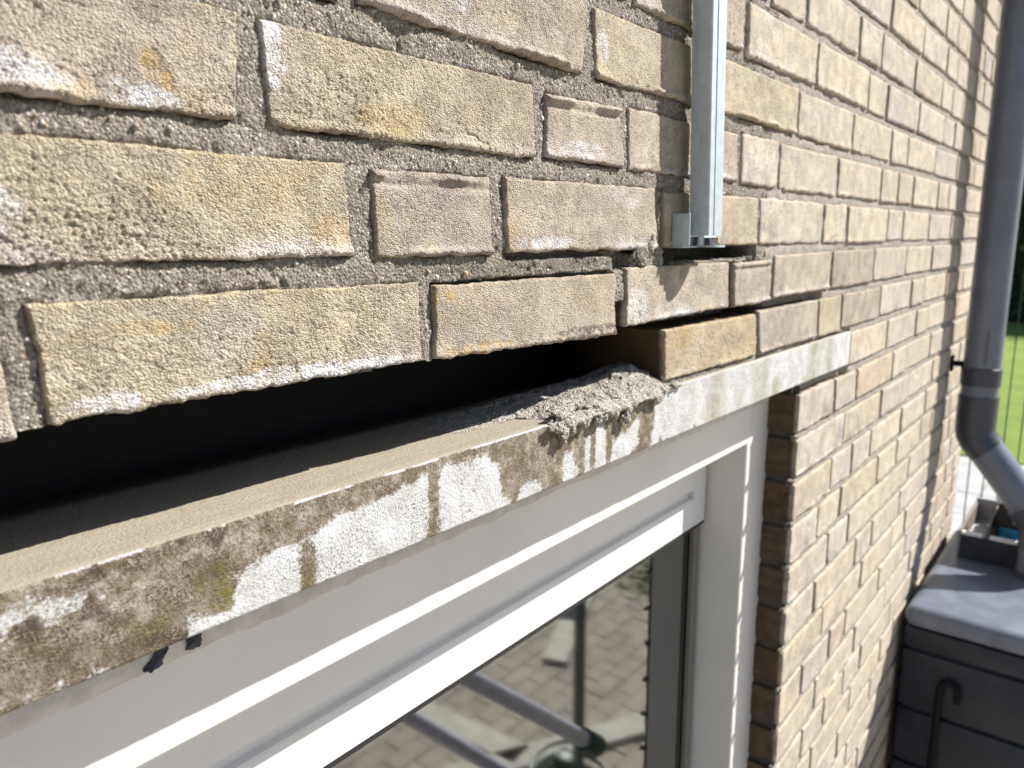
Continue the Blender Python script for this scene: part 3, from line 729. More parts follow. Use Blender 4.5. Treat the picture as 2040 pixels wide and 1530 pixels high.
# inner leaf behind the cavity
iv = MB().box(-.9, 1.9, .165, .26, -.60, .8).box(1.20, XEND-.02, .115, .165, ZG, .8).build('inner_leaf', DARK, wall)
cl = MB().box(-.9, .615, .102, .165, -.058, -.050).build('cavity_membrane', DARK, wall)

# ------------------------------------------------------------------ lintel
lin = empty('lintel', (.4, .05, -.18), 'white painted concrete window lintel, stained brown and green, under the open gap in the brickwork', 'lintel')
WP = [[(0.073, -0.1291), (0.086, -0.1279), (0.108, -0.1319), (0.129, -0.1367), (0.114, -0.1445), (0.095, -0.1443), (0.071, -0.1482)], [(0.067, -0.178), (0.088, -0.1742), (0.106, -0.1683), (0.121, -0.1712), (0.131, -0.1807), (0.091, -0.1792)], [(0.154, -0.1774), (0.156, -0.1722), (0.159, -0.1641), (0.182, -0.1684), (0.185, -0.1539), (0.192, -0.1468), (0.223, -0.1459), (0.238, -0.1412), (0.281, -0.1388), (0.296, -0.1366), (0.317, -0.1351), (0.318, -0.1523), (0.316, -0.1744), (0.313, -0.1874), (0.192, -0.1793), (0.17, -0.1774)], [(0.326, -0.1681), (0.325, -0.141), (0.33, -0.1316), (0.371, -0.1327), (0.384, -0.1435), (0.388, -0.1653), (0.398, -0.176), (0.395, -0.1797), (0.334, -0.1824)], [(0.403, -0.1782), (0.408, -0.1663), (0.419, -0.1626), (0.434, -0.1666), (0.436, -0.1795), (0.407, -0.1819)], [(0.462, -0.1813), (0.463, -0.1524), (0.474, -0.1542), (0.481, -0.1751), (0.479, -0.1831)], [(0.491, -0.1819), (0.492, -0.1473), (0.499, -0.1463), (0.501, -0.1824)], [(0.506, -0.1835), (0.506, -0.1403), (0.523, -0.1427), (0.524, -0.1838)], [(0.53, -0.1809), (0.532, -0.1606), (0.552, -0.1556), (0.577, -0.1461), (0.58, -0.1697), (0.561, -0.1793)], [(0.597, -0.1828), (0.605, -0.1561), (0.606, -0.1305), (0.647, -0.1275), (0.701, -0.1254), (0.72, -0.1519), (0.712, -0.182)], [(0.701, -0.1958), (0.733, -0.1594), (0.777, -0.1501), (0.795, -0.1361), (0.867, -0.1313), (0.906, -0.1271), (0.895, -0.1625), (0.847, -0.2029)], [(0.925, -0.2116), (0.918, -0.1285), (1.005, -0.1323), (1.03, -0.135), (1.026, -0.1753), (1.02, -0.2088)], [(1.067, -0.2168), (1.091, -0.1491), (1.123, -0.1384), (1.231, -0.1269), (1.251, -0.2)]]
def polydist(X, Z, P):
    """signed distance, negative inside"""
    d = np.full(X.shape, 9.0); ins = np.zeros(X.shape, bool); n = len(P)
    for i in range(n):
        ax, az = P[i]; bx, bz = P[(i+1) % n]
        ex, ez = bx-ax, bz-az; t = np.clip(((X-ax)*ex+(Z-az)*ez)/(ex*ex+ez*ez+1e-12), 0, 1)
        d = np.minimum(d, np.hypot(X-ax-t*ex, Z-az-t*ez))
        c = ((az > Z) != (bz > Z)) & (X < (bx-ax)*(Z-az)/(bz-az+1e-12)+ax); ins ^= c
    return np.where(ins, -d, d)
xs = np.concatenate([np.arange(-.45, .04, .01), np.arange(.04, .70, .001), np.arange(.70, 1.2155, .0025)])
LX1 = xs[-1]
def ltop(x): return -.1231-.00875*(x-.087)
def lbot(x): return -.1738-.00895*(x-.081)
# profile ring: front face (48), bevel, top (to y=.1), back, bottom
prof = [('f', k/48.0) for k in range(49)]
rows_ = []
XS = xs
def colv(y, z): return np.stack([XS, y, z], 1)
R = []; chip = fbm(XS*60, 3.0, 0, 81, 3)
F0 = -.0015
for k in range(49):
    t = k/48.0; z = lbot(XS)+(ltop(XS)-.0012-lbot(XS)-.0008)*t+.0008
    y = F0+fbm(XS*45, z*45, 0, 83, 3)*.00035+fbm(XS*300, z*300, 0, 85, 2)*.00013
    R.append((y, z, 'f'))
for a in (30, 60, 90):
    r_ = .0013+.0005*chip
    y = F0+r_*(1-math.cos(math.radians(a))); z = ltop(XS)-.0012+.0012*math.sin(math.radians(a))+.0003*chip
    R.append((y, z, 't'))
for yy in (.004, .008, .014, .022, .032, .045, .06, .08, .1):
    R.append((np.full_like(XS, yy), ltop(XS)+fbm(XS*40, yy*40, 0, 87, 3)*.0004+(.0007*sstep(.010, .0, np.array(yy))), 't'))
R.append((np.full_like(XS, .1), lbot(XS), 'b'))
R.append((np.full_like(XS, F0+.001), lbot(XS), 'b'))
V = np.concatenate([colv(y, z) for y, z, _ in R]); n_ = len(XS); mR = len(R)
idx = np.arange(n_*mR).reshape(mR, n_); idx2 = np.concatenate([idx, idx[:1]])
F = np.stack([idx2[:-1, :-1].ravel(), idx2[:-1, 1:].ravel(), idx2[1:, 1:].ravel(), idx2[1:, :-1].ravel()], 1)
X_ = V[:, 0]; Z_ = V[:, 2]
xr = X_+fbm(X_*150, Z_*150, 0, 95, 3)*.0022; zr = Z_+fbm(X_*150+9, Z_*150, 0, 97, 3)*.0022
Wm = np.zeros(len(V))
soft = .003
for i, P in enumerate(WP):
    sd = polydist(xr, zr, P); sf = .0085 if i < 2 else (.0048 if i < 9 else .006)
    Wm = np.maximum(Wm, (.62 if i < 2 else 1)*(1-sstep(-sf, sf, sd)))
# rectangles right of the last polygons read white too
Wm = np.maximum(Wm, 1.0*sstep(.60, .62, X_))
Wm = Wm*(1-.30*sstep(.05, .4, fbm(X_*34, Z_*50, 0, 98, 3))*(1-sstep(.6, .64, X_)))
for (dx, wd, zt) in ((.618, .004, -.165), (.632, .003, -.168), (.66, .006, -.172), (.69, .004, -.166)):
    Wm = Wm*(1-.8*np.exp(-((xr-dx)/wd)**2)*(1-sstep(zt-.012, zt, zr)))
SoftM = .75*sstep(.62, .72, X_)*sstep(-.05, .5, fbm(X_*15, Z_*18, 0, 99, 3))
for (dx, wd, zt, am) in ((.735, .026, -.120, .8), (.80, .012, -.15, .5), (.86, .022, -.12, .7), (.905, .014, -.15, .8), (1.05, .018, -.12, .9), (1.115, .014, -.12, .8)):
    SoftM = np.maximum(SoftM, am*np.exp(-((X_+.10*(Z_+.15)-dx)/wd)**2)*(1-sstep(zt-.016, zt, Z_)))
# brown drip inside the large white area
for (dx, dz0, wd) in ((.3215, -.20, .0035), (.226, -.171, .006), (.4, -.2, .002), (.5025, -.2, .0022), (.528, -.2, .003), (.585, -.2, .005), (.645, -.2, .0)):
    if wd: Wm = Wm*(1-np.exp(-((xr-dx)/wd)**2)*(1-sstep(dz0+.018, dz0+.03, zr) if dx == .226 else 1))
rowi = np.repeat(np.arange(mR), n_)
Wm = np.where((rowi >= 48) & (rowi <= 50), np.maximum(Wm, .85*sstep(-.35, .1, fbm(X_*60, 1.0, 0, 121, 3))), Wm)
Gm = np.zeros(len(V)); Dm = np.zeros(len(V))
for (gx, gz, rx, rz, a) in ((.172, -.149, .012, .010, .9), (.180, -.162, .012, .008, 1), (.142, -.165, .012, .01, .6), (.127, -.1775, .012, .006, .7), (.222, -.1705, .01, .005, .6), (.744, -.145, .03, .012, .5)):
    q = np.hypot((xr-gx)/rx, (zr-gz)/rz); Gm = np.maximum(Gm, a*(1-sstep(.5, 1.1, q)))
for (gx, gz, rx, rz, a) in ((.172, -.145, .014, .008, 1), (.135, -.170, .022, .012, .9), (.105, -.160, .02, .012, .8), (.150, -.165, .014, .010, .9), (.16, -.150, .02, .02, .5), (.08, -.163, .02, .01, .6), (.24, -.137, .05, .004, .5), (.118, -.176, .02, .006, .9)):
    q = np.hypot((xr-gx)/rx, (zr-gz)/rz); Dm = np.maximum(Dm, a*(1-sstep(.4, 1.2, q)))
clu = sstep(.08, .38, fbm(X_*85, Z_*85, 0, 131, 4, .6))*(1-.6*sstep(.18, .26, X_))
clu = clu*(.45+.55*sstep(-.02, .3, fbm(X_*28, Z_*28, 0, 133, 2)))
Dm = np.maximum(Dm*(.55+.45*clu), .95*clu*(1-sstep(.45, .6, X_)))
Wm = Wm*(1-.55*clu*(1-sstep(.16, .20, X_)))
Dm = np.maximum(Dm*(1-sstep(.60, .64, X_)), SoftM)
lo = link('beam', npmesh('beam', V, F, LINTEL, True, {'stain_shade': np.stack([Wm, Gm, Dm], 1)}), lin, (0, 0, 0))
endc = MB(); e0 = [(R[k][0][-1], R[k][1][-1]) for k in (0, 12, 24, 36, 48, 51, 60, 61)]
endc.extrude_profile([(float(a), float(b)) for a, b in e0], LX1, LX1+.002, 'X'); endc.build('end_cap', LINTEL, lin)

# ------------------------------------------------------------------ fresh mortar squeezed out on the lintel
def lump():
    nu, nv = 560, 210
    U, Vv = np.meshgrid(np.linspace(0, 1, nu), np.linspace(0, 1, nv))
    x = .375+U*.285
    env = sstep(0, .10, U)*(1-sstep(.90, 1.0, U))
    hgt = (.0015+.010*sstep(.15, .50, U)+.010*sstep(.55, .85, U))*(1-sstep(.90, 1.0, U))*env
    # section: back (y=.095) over the crest to the front edge and a little down the face
    yb, yf = .078, -.0065
    over = sstep(.20, .32, U)*(1-sstep(.86, .93, U))
    front = .030*(1-over)*1.0+yf*over+fbm(x*70, .5, 0, 201, 3)*.006*(1-over*.6)
    front = np.maximum(front, yf-.002)
    y = yb+(front-yb)*np.clip(Vv/.80, 0, 1)
    s_ = np.clip(Vv/.80, 0, 1)
    prof_ = np.clip(np.sin(np.pi*np.clip(s_, 0, 1)**.9)**.45, 0, 1)*(1-.15*s_)
    crest = .8+.45*fbm(x*40, y*55, 0, 203, 3)
    z = ltop(x)+hgt*prof_*crest+.0003
    drop = np.clip((Vv-.80)/.20, 0, 1)
    hang = over*(.004+.012*np.clip(fbm(x*95, .7, 0, 205, 3)+.25, 0, 1)**1.2)
    z = z-drop*hang; y = y-np.sin(drop*np.pi)*.002*over
    # ragged, crumbly surface
    r1 = fbm(x*120, y*120, z*120, 207, 3, .6); r2 = fbm(x*420, y*420, z*420, 209, 3, .7)
    am = (.25+.75*sstep(.05, .3, U))*np.clip(np.sin(np.pi*np.clip(Vv*.97+.02, 0, 1))+.15, 0, 1)*env
    topm = 1-.75*(1-sstep(.45, .62, s_))*sstep(.2, .3, s_)
    z = z+am*topm*(.0036*r1+.0014*r2); y = y-am*(.0028*fbm(x*130, y*130+5, z*130, 211, 3, .6)+.0010*r2)*sstep(.3, .6, Vv)
    tr = sstep(.30, .5, s_)*(1-sstep(.62, .72, s_))*sstep(.25, .5, U)*(1-sstep(.6, .75, U))
    z = z-.002*tr*r1
    V = np.stack([x.ravel(), y.ravel(), z.ravel()], 1)
    idx = np.arange(nu*nv).reshape(nv, nu)
    F = np.stack([idx[:-1, :-1].ravel(), idx[1:, :-1].ravel(), idx[1:, 1:].ravel(), idx[:-1, 1:].ravel()], 1)
    return V, F
ml = empty('mortar_lump', (.52, .03, -.127), 'rough grey mortar lump squeezed out over the lintel edge beside the orange end brick', 'mortar')
V, F = lump(); link('mound', npmesh('mound', V, F, FRESH, True), ml, (0, 0, 0))
def blobs(items, seed):
    r = random.Random(seed); PV = []; PF = []; off = 0
    b = bmesh.new(); bmesh.ops.create_icosphere(b, subdivisions=4, radius=1.0); b.verts.ensure_lookup_table()
    IV = np.array([v.co[:] for v in b.verts]); IF = np.array([[v.index for v in f.verts] for f in b.faces]); b.free()
    for (x, y, z, sx, sy, sz) in items:
        k = r.randrange(10000)
        d = 1+.65*fbm(IV[:, 0]*2.1, IV[:, 1]*1.6, IV[:, 2]*1.6, k, 3, .6)+.14*fbm(IV[:, 0]*6, IV[:, 1]*6, IV[:, 2]*6, k+3, 2)
        PV.append(IV*d[:, None]*np.array([sx, sy, sz])+np.array([x, y, z])); PF.append(IF+off); off += len(IV)
    return np.concatenate(PV), np.concatenate(PF)
it = []
rb = random.Random(5)
for k in range(24):
    x = rb.uniform(.445, .600); it.append((x, rb.uniform(-.0065, .004), ltop(x)+rb.uniform(-.004, .008), rb.uniform(.003, .009), rb.uniform(.0015, .0030), rb.uniform(.0015, .0040)))
for (x, dz, s_) in ((.457, -.010, .006), (.466, -.0085, .005), (.545, -.0125, .0055), (.551, -.008, .004), (.503, -.0065, .005), (.512, -.007, .004), (.480, -.007, .004), (.447, -.003, .004), (.549, -.016, .0035)):
    it.append((x, -.006, ltop(x)+dz, s_, .0032, s_*.95))
for k in range(9):
    x = rb.uniform(.46, .62); it.append((x, rb.uniform(.004, .04), ltop(x)+.0015+rb.uniform(0, .010)*sstep(.45, .55, np.array(x)), rb.uniform(.002, .005), rb.uniform(.002, .004), rb.uniform(.001, .003)))
for k in range(9):
    x = rb.uniform(.628, .655); it.append((x, rb.uniform(-.006, .0), ltop(x)+rb.uniform(-.001, .002), rb.uniform(.0015, .005), .002, rb.uniform(.0008, .002)))
V, F = blobs(it, 4)
link('crumb', npmesh('crumb', V, F, FRESH, True), ml, (0, 0, 0))['kind'] = 'stuff'
# brown mortar remnants beside the hole: fin left of the rail foot
V, F = blobs([(.5800, .0015, -.0060, .0130, .0040, .0085), (.5900, .0020, .0040, .0080, .0045, .0100), (.6060, .006, .020, .0035, .006, .022), (.6060, .008, .045, .004, .006, .012)], 9)
link('mortar_remnant', npmesh('mortar_remnant', V, F, MORTAR, True), wall, (0, 0, 0))
V, F = blobs([(.66+.02*k, .012, -.0165+rb.uniform(0, .002), .012, .010, .0030) for k in range(9)], 12)
link('bed_crumb', npmesh('bed_crumb', V, F, MORTAR, True), wall, (0, 0, 0))['kind'] = 'stuff'

# ------------------------------------------------------------------ window
win = empty('window', (.4, .07, ZG+.9), 'cream painted window frame with white sash and dark reflecting glass under the stained lintel', 'window')
# head: moulded front, slightly rounded lower arris
FR = .042
fr = MB(); fr.extrude_profile([(FR, -.168), (FR, -.2560), (FR+.0008, -.2575), (FR+.0025, -.2583), (.118, -.2583), (.118, -.168)], -.6, .9395, 'X')
fr.build('frame_head', FRAME, win)
fj = MB(); fj.extrude_profile([(.9400, FR+.0022), (.9407, FR+.0007), (.9425, FR), (1.0130, FR), (1.0130, .118), (.9400, .118)], -1.9, -.168, 'Z')
fj.build('frame_jamb', FRAME, win)
sash = MB()
sp_ = [(.0945, -.2500), (.0945, -.3195), (.0952, -.3205), (.1010, -.3212), (.1010, -.3312), (.0956, -.3322), (.0945, -.3345), (.0945, -.3715), (.0952, -.3725), (.1060, -.3730), (.1060, -.2500)]
sash.extrude_profile(sp_, -.6, .898, 'X'); sa = sash.build('sash_rail', SASH, win)
se = MB(); se.extrude_profile([(.0942, -.2500), (.0942, -.3715), (.0950, -.3725), (.1060, -.3730), (.1060, -.2500)], .8982, .9330, 'X')
se.build('sash_end', SASH, win)
MB().box(-.6, .9335, .0945, .104, -.3765, -.3732).box(.9340, .9396, .1035, .112, -1.9, -.2585).build('gasket', GASKET, win)
JAMB_REFL = simple('taupe_jamb_reflection', (.16, .15, .135), .4)
MB().box(.9180, .9335, .1000, .1078, -1.9, -.3770, .001, 1).build('jamb_reflection_strip', JAMB_REFL, win)  # added strip imitating the jamb's reflection in the glass
gm_, gn_, _p = mat('window_glass'); gn_.nodes.clear(); g = G(gn_)
ou = g.add('ShaderNodeOutputMaterial'); gl = g.add('ShaderNodeBsdfGlossy'); tr_ = g.add('ShaderNodeBsdfTransparent'); mx = g.add('ShaderNodeMixShader'); fz = g.add('ShaderNodeFresnel')
fz.inputs['IOR'].default_value = 3.2; gl.inputs['Roughness'].default_value = 0.045; gl.inputs['Color'].default_value = (.95, .97, .96, 1); tr_.inputs['Color'].default_value = (.50, .54, .52, 1)
g.lk(fz.outputs[0], mx.inputs[0]); g.lk(tr_.outputs[0], mx.inputs[1]); g.lk(gl.outputs[0], mx.inputs[2]); g.lk(mx.outputs[0], ou.inputs[0])
pn = MB().box(-.6, .9335, .1085, .1125, -1.9, -.3700).build('pane', gm_, win)
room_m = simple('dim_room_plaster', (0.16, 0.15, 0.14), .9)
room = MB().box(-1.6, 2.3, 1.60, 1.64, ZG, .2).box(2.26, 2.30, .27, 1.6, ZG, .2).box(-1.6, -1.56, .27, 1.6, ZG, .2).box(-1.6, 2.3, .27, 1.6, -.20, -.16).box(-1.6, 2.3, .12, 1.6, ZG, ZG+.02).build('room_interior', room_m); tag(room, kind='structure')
# sealant seam between lintel and frame
ns = 420; xs_ = np.linspace(-.3, 1.0, ns); Vs = []
n1 = fbm(xs_*40, 1, 0, 301, 3); n2 = fbm(xs_*120, 2, 0, 303, 3)
ringz = [lambda x: lbot(x)+.004, lambda x: lbot(x)-.0005, lambda x: lbot(x)-.010, lambda x: lbot(x)-.0205, lambda x: lbot(x)-.0225]
for k in range(9):
    t = k/8; z = lbot(xs_)+.004-(.0345+.006*np.clip(1-(xs_-.05)/.5, 0, 1)+.0015*n1)*t-(.0012*n2 if k == 8 else 0)
    y = FR-.0022+.0008*n2*math.sin(t*math.pi)-.0006*n1+(.0030 if k == 8 else 0)-.0008*math.sin(t*9+1)
    Vs.append(np.stack([xs_, y, z], 1))
V = np.concatenate(Vs); idx = np.arange(len(V)).reshape(9, ns)
F = np.stack([idx[:-1, :-1].ravel(), idx[1:, :-1].ravel(), idx[1:, 1:].ravel(), idx[:-1, 1:].ravel()], 1)
sea = link('sealant_seam', npmesh('sealant_seam', V, F, SEAL, True), win, (0, 0, 0))
def foil(pts, label):
    mb = bmesh.new(); A = []; B = []
    P = []
    for i in range(len(pts)):
        a = Vector(pts[i]); b = Vector(pts[(i+1) % len(pts)])
        for k in range(4): P.append(a.lerp(b, k/4)+Vector((rnd.uniform(-.0006, .0006), rnd.uniform(-.0005, .0005), rnd.uniform(-.0006, .0006))))
    c = sum(P, Vector())/len(P)+Vector((0, -.0012, 0))
    cv = mb.verts.new(c); f_ = [mb.verts.new(p) for p in P]; b_ = [mb.verts.new(p+Vector((0, .0006, 0))) for p in P]; cb = mb.verts.new(c+Vector((0, .0006, 0)))
    n = len(P)
    for i in range(n):
        j = (i+1) % n; mb.faces.new((cv, f_[i], f_[j])); mb.faces.new((cb, b_[j], b_[i])); mb.faces.new((f_[i], b_[i], b_[j], f_[j]))
    bmesh.ops.subdivide_edges(mb, edges=mb.edges[:], cuts=1)
    for v in mb.verts: v.co -= c
    me = bpy.data.meshes.new('membrane_scrap'); mb.to_mesh(me); mb.free(); me.materials.append(FOIL)
    return tag(link('membrane_scrap', me, None, c), label, 'membrane scrap', 'torn membrane scraps hanging under the lintel')
foil([(.1528, .0385, -.2040), (.1560, .038, -.2060), (.1620, .038, -.2056), (.1632, .038, -.2012), (.1665, .038, -.1975), (.167, .0385, -.1950), (.160, .0385, -.1955), (.158, .038, -.1995)],
     'larger torn scrap of blue-black membrane hanging under the lintel edge, nearer the left')
foil([(.1755, .0385, -.2030), (.1830, .038, -.2040), (.1850, .038, -.2010), (.1835, .038, -.1950), (.178, .0385, -.1945), (.1765, .038, -.1985)],
     'smaller torn scrap of dark membrane under the lintel, right of the larger scrap')

# ------------------------------------------------------------------ steel rail (support strut) standing on the wall
rail = empty('steel_rail', (.65, -.02, .003), 'galvanised vertical steel rail fixed in front of the brickwork above the open hole', 'steel rail')
def shear(zz): return .008*(.17-zz)/.16
mb = MB()
def hollow(x0, x1, y0, y1, z0, z1, t):
    pr = [(x0, y0), (x1, y0), (x1, y1), (x0, y1)]
    # C section, slot on the outer (-y) side left narrow
    out = [(x0, y1), (x0, y0+.0012), (x0+.0012, y0), (x0+.0095, y0), (x0+.0095, y0+t), (x0+t, y0+t), (x0+t, y1-t), (x1-t, y1-t), (x1-t, y0+t), (x0+.0115, y0+t), (x0+.0115, y0-.0003), (x1-.0012, y0), (x1, y0+.0012), (x1, y1)]
    return out
mb.extrude_profile(hollow(.6387, .6680, -.0275, -.0090, 0, 0, .002), .0105, .62, 'Z')
for v in mb.bm.verts: v.co.x += shear(v.co.z)
mb.build('channel', GALV, rail)
mb = MB()
mb.box(.6285, .6302, -.0180, -.0010, .0020, .0300, .0004, 1)          # upright ear seen left of the rail
mb.box(.6302, .6420, -.0100, -.0080, .0020, .0290, .0004, 1)
mb.box(.6285, .7000, -.0120, .0200, .0000, .0019, .0004, 1)          # foot plate let into the bed joint
mb.box(.6420, .7000, -.0100, -.0080, .0020, .0100, .0004, 1)
mb.build('foot_bracket', GALV, rail)
mb = MB(); mb.box(.6530, .6720, -.0260, -.0110, .0019, .0088, .0006, 1); mb.build('inner_block', PVCD, rail)
mb = MB(); mb.tube([(.6500, -.0190, .0019), (.6500, -.0190, .0125)], .0030, 6); mb.build('bolt', GALV, rail)
# rounded tongue of the foot plate sticking out in front
pr = [(.6560, -.0118), (.6560, -.0200)]+[(.6710-.0150*math.cos(a), -.0200-.0110*math.sin(a)) for a in [math.pi*k/12 for k in range(1, 12)]]+[(.6860, -.0200), (.6860, -.0118)]
MB().extrude_profile(pr, .0001, .0018, 'Z').build('tongue', GALV, rail)

# ------------------------------------------------------------------ downpipe
PX, PY, PR = 2.110, -.0650, .0400
dp = empty('downpipe', (PX, PY, -.45), 'grey plastic rainwater downpipe with elbow near the far corner of the brick wall', 'downpipe')
MB().tube([(PX, PY, z) for z in (-.395, -.2, .2, .6, 1.4)], PR, 40).build('pipe', PVC, dp, True)
MB().tube([(PX, PY, -.345), (PX, PY, -.305), (PX, PY, -.302)], PR+.0035, 40, rad=[PR+.0035, PR+.0035, PR+.001]).build('clamp', PVCD, dp, True)
MB().tube([(PX-.008, -.030, -.298), (PX-.008, .02, -.298)], .007, 12).box(PX-.016, PX, -.006, .0, -.318, -.278, .001, 1).build('clamp_stud', BLK, dp, True)
MB().tube([(PX, PY, -.372), (PX, PY, -.455), (PX, PY-.002, -.466), (PX, PY-.009, -.480), (PX, PY-.020, -.494), (PX, PY-.030, -.504)], PR+.0035, 40).build('elbow', PVCD, dp, True)
LY = -.222
MB().tube([(PX, PY-.020, -.494), (PX, LY+.022, -.640)], PR, 40).build('offset_pipe', PVC, dp, True)
MB().tube([(PX, LY+.036, -.625), (PX, LY+.022, -.642), (PX, LY+.010, -.657), (PX, LY+.003, -.668), (PX, LY, -.682), (PX, LY, -.725)], PR+.0035, 40).build('elbow', PVCD, dp, True)
MB().tube([(PX, LY, -.70), (PX, LY, -.80)], PR, 40).build('lower_pipe', PVC, dp, True)
MB().tube([(PX, LY, -.795), (PX, LY, -.783)], PR+.006, 40).build('inlet_collar', PVCD, dp, True)
MB().box(PX-.042, PX-.0405, PY-.012, PY-.0105, -.29, -.21, 0).build('moulding_seam', PVCD, dp)

# ------------------------------------------------------------------ rainwater tank and what stands on it
tk = empty('rainwater_tank', (2.0, -.16, ZG), 'large anthracite plastic rainwater tank with grooved sides standing against the wall below the downpipe', 'water tank')
tb = MB()
zz = [(-2.29, -1.180), (-1.172, -1.045), (-1.037, -.900), (-.892, -.797)]
zz[3] = (-.892, -.846)
for k, (a, b) in enumerate(zz): tb.box(1.765, 2.36, -.31, -.016, a, b, .007, 2)
tb.build('body', TANK, tk, True)
MB().box(1.760, 2.365, -.315, -.012, -.846, -.797, .022, 5).build('lid', simple('sky_sheen_grey_lid', (.13, .15, .19), .33, var=.2, varscale=16, bump=(90, .0004)), tk, True)  # lid paler than the body: sky sheen on top put into its colour
MB().box(1.775, 2.35, -.30, -.026, -1.9, -.88).build('inner_body', TANK, tk)
ha = [(1.752, -.094, -1.5), (1.752, -.096, -1.2), (1.752, -.098, -.99)]
for k in range(10):
    a = math.pi*k/9; ha.append((1.752, -.098-.017*(1-math.cos(a)), -.965+.022*math.sin(a)))
ha.append((1.752, -.132, -.985))
hk = MB().tube(ha, .0070, 14).build('overflow_hose', BLK, None, True); tag(hk, 'black hooked hose end hanging down the shaded front of the tank', 'hose')
cr = empty('storage_crate', (2.25, -.2, -.797), 'dark open plastic crate with sunlit-white painted rim standing on the water tank behind the downpipe', 'crate')
MB().box(2.125, 2.129, -.30, -.058, -.7965, -.732).build('front_panel', TANK, cr)
MB().box(2.125, 2.40, -.058, -.053, -.7965, -.725).build('side_panel', simple('taupe_plastic', (.20, .165, .14), .6), cr)
MB().box(2.129, 2.40, -.30, -.058, -.7965, -.775).build('floor_panel', GREYP, cr)
MB().box(2.400, 2.405, -.30, -.053, -.7965, -.715).build('rear_panel', GREYP, cr)
MB().box(2.118, 2.134, -.106, -.060, -.7320, -.7240, .002, 2).build('rim', WHITEP, cr)  # white colour carries the sunlight on the rim
MB().box(2.118, 2.134, -.30, -.120, -.7320, -.7240, .002, 2).build('rim', WHITEP, cr)  # same painted sunlight on the longer stretch
MB().box(2.129, 2.40, -.116, -.111, -.775, -.700).build('divider', simple('brown_plastic', (.17, .14, .12), .6), cr)
bxp = empty('product_box', (2.25, -.17, -.775), 'small black carton with blue printed lower band and white top in the crate', 'carton')
MB().box(2.19, 2.30, -.215, -.124, -.7745, -.655, .001, 1).build('carton', CARD, bxp)
MB().box(2.1885, 2.19, -.212, -.132, -.745, -.718).build('blue_band', BLUE, bxp)
MB().box(2.1885, 2.19, -.212, -.165, -.752, -.7452).build('pale_band', WHITEP, bxp)
MB().tube([(2.1893, -.158, -.700), (2.1893, -.161, -.696), (2.1893, -.164, -.700), (2.1893, -.161, -.704)], .0012, 6).build('emblem', WHITEP, bxp)
MB().box(2.185, 2.31, -.220, -.120, -.6545, -.640, .002, 2).build('lid', WHITEP, bxp)

# ------------------------------------------------------------------ fence, hedge
fm = simple('dark_green_wire', (.02, .045, .03), .5)
fe = empty('wire_fence', (3.4, -.5, ZG), 'dark green wire mesh fence between the tank and the lawn', 'fence')
fb = [];
for k in range(20):
    MB().tube([(3.4, .62-.052*k, ZG+.02), (3.4, .62-.052*k, .62)], .0025, 6).build('vertical_wire', fm, fe)
for z in (-2.2, -1.6, .6):
    MB().box(3.392, 3.408, -.40, .66, z-.004, z+.004).build('horizontal_wire', fm, fe)
for y in (.68, -.42): MB().box(3.38, 3.42, y-.02, y+.02, ZG, .66).build('post', fm, fe)
hm, hn, hp = mat('hedge_leaf'); g = G(hn); v = g.objco(False)
oi = g.add('ShaderNodeNewGeometry')
g.lk(g.mix(g.ramp(oi.outputs['Random Per Island'], 0, 1), (.018, .045, .014), (.05, .095, .03)), hp.inputs['Base Color']); hp.inputs['Roughness'].default_value = .6
rs = np.random.RandomState(11); n = 26000
P = np.stack([24.0+rs.gamma(1.5, .25, n)-.2*np.sin(np.arange(n)), rs.uniform(-9, 14, n), rs.uniform(ZG, ZG+5.2, n)], 1)
P[:, 0] += .35*fbm(P[:, 1]*.9, P[:, 2]*.9, 0, 501, 3)
keepP = P[:, 2] < ZG+4.6+.6*vnoise(P[:, 1]*1.3, 0, 0, 503); P = P[keepP]; n = len(P)
a_ = rs.normal(size=(n, 3)); a_ /= np.linalg.norm(a_, axis=1)[:, None]; b_ = np.cross(a_, rs.normal(size=(n, 3))); b_ /= np.linalg.norm(b_, axis=1)[:, None]
s_ = rs.uniform(.05, .11, (n, 1))
V = np.stack([P-a_*s_, P-b_*s_*.5, P+a_*s_, P+b_*s_*.5], 1).reshape(-1, 3); F = np.arange(4*n).reshape(n, 4)
he = empty('hedge', (24.4, 2, ZG), 'tall dark green clipped hedge along the far side of the lawn', 'hedge')
link('foliage', npmesh('foliage', V, F, hm, False), he, (0, 0, 0))['kind'] = 'stuff'
MB().box(24.5, 25.2, -9, 14, ZG, ZG+4.4).build('inner_growth', simple('hedge_core', (.012, .022, .010), .9), he)

# ------------------------------------------------------------------ what the glass reflects: scaffold on the terrace side
SG = simple('green_scaffold_paint', (.015, .06, .04), .4, var=.2)
SM = simple('scaffold_tube_metal', (.60, .64, .80), .35, metal=.1, var=.1)
sc = empty('scaffold', (1.4, -.7, ZG), 'scaffold of grey tubes and dark green posts mirrored in the window glass', 'scaffold')
MB().tube([(1.86, -.70, ZG), (1.86, -.70, .3)], .019, 20).build('post', SG, sc, True)
MB().tube([(.60, -.480, -.48), (1.30, -.285, -1.115)], .0185, 20).build('tube', SM, sc, True)
MB().tube([(.70, -.90, -.68), (1.72, -.44, -1.76)], .0195, 20).build('tube', SM, sc, True)
MB().tube([(1.50, -.745, -1.00), (1.86, -.725, -1.16)], .030, 20).build('tube', SM, sc, True)
MB().tube([(1.27, -.293, -1.088), (1.31, -.282, -1.124)], .025, 20).build('coupler', SG, sc, True)
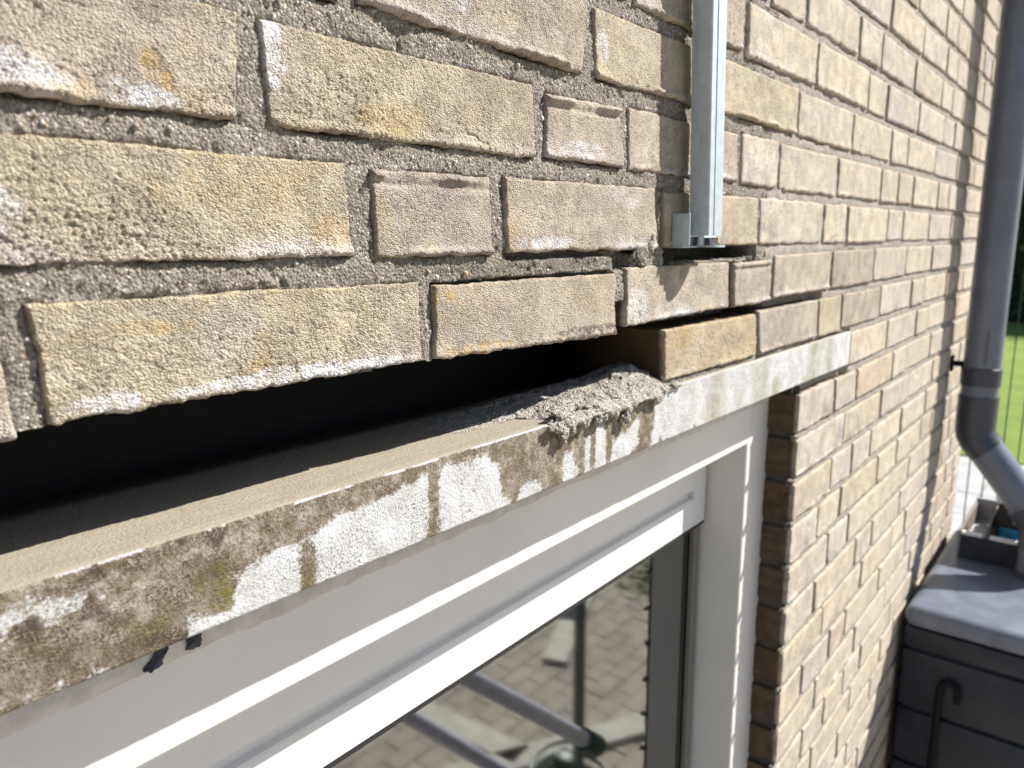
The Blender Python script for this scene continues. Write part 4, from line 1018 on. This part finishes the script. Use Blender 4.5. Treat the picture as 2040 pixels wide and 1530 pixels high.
rl = empty('hose_reel', (2.15, -.95, ZG), 'dark green garden hose reel on the terrace, seen only as a reflection', 'hose reel')
hp_ = []
for k in range(121):
    a = k/120*math.pi*10; hp_.append((2.15+.15*math.cos(a)+.002*k*.1, -.95+.15*math.sin(a), ZG+.03+.0022*k))
MB().tube(hp_, .012, 10).build('hose', SG, rl, True)
MB().box(2.11, 2.19, -.99, -.91, ZG, ZG+.35, .01, 2).build('stand', SG, rl, True)
wm = simple('weed_leaf', (.10, .20, .03), .6, var=.3)
for (wx, wy, wr, lab) in ((4.3, -1.75, .22, 'green weed tuft growing in the paving, farther from the house'), (3.35, -1.15, .07, 'smaller green weed tuft in the paving, nearer the house')):
    n = 260; P = np.stack([rs.normal(wx, wr*.5, n), rs.normal(wy, wr*.5, n), ZG+np.abs(rs.normal(0, wr*.3, n))+.01], 1)
    a_ = rs.normal(size=(n, 3)); a_ /= np.linalg.norm(a_, axis=1)[:, None]; b_ = np.cross(a_, rs.normal(size=(n, 3))); b_ /= np.linalg.norm(b_, axis=1)[:, None]
    s_ = rs.uniform(.012, .035, (n, 1))
    V = np.stack([P-a_*s_, P-b_*s_*.4, P+a_*s_, P+b_*s_*.4], 1).reshape(-1, 3)-np.array([wx, wy, ZG])
    we = empty('weed', (wx, wy, ZG), lab, 'weed')
    link('foliage', npmesh('foliage', V, np.arange(4*n).reshape(n, 4), wm, False), we, (wx, wy, ZG))['kind'] = 'stuff'
wd = simple('pale_timber', (.52, .50, .42), .7, var=.15, varscale=12)
for (x, y, a, L_, lab) in ((2.55, -1.25, .5, 1.1, 'longer pale timber plank lying on the paving below the window'), (2.35, -1.75, 1.5, .8, 'shorter pale timber plank lying across the paving'),
                           (3.7, -1.95, -.4, 1.3, 'pale timber plank farthest from the house on the paving')):
    p_ = MB().box(-L_/2, L_/2, -.07, .07, 0, .022, .003, 1).build('plank', wd, None)
    p_.location = (x, y, ZG+.016); p_.rotation_euler = (0, 0, a); tag(p_, lab, 'plank', 'timber planks on the terrace')
print('near tris', ntri*2, 'mortar quads', nm, 'far bricks', len(far))
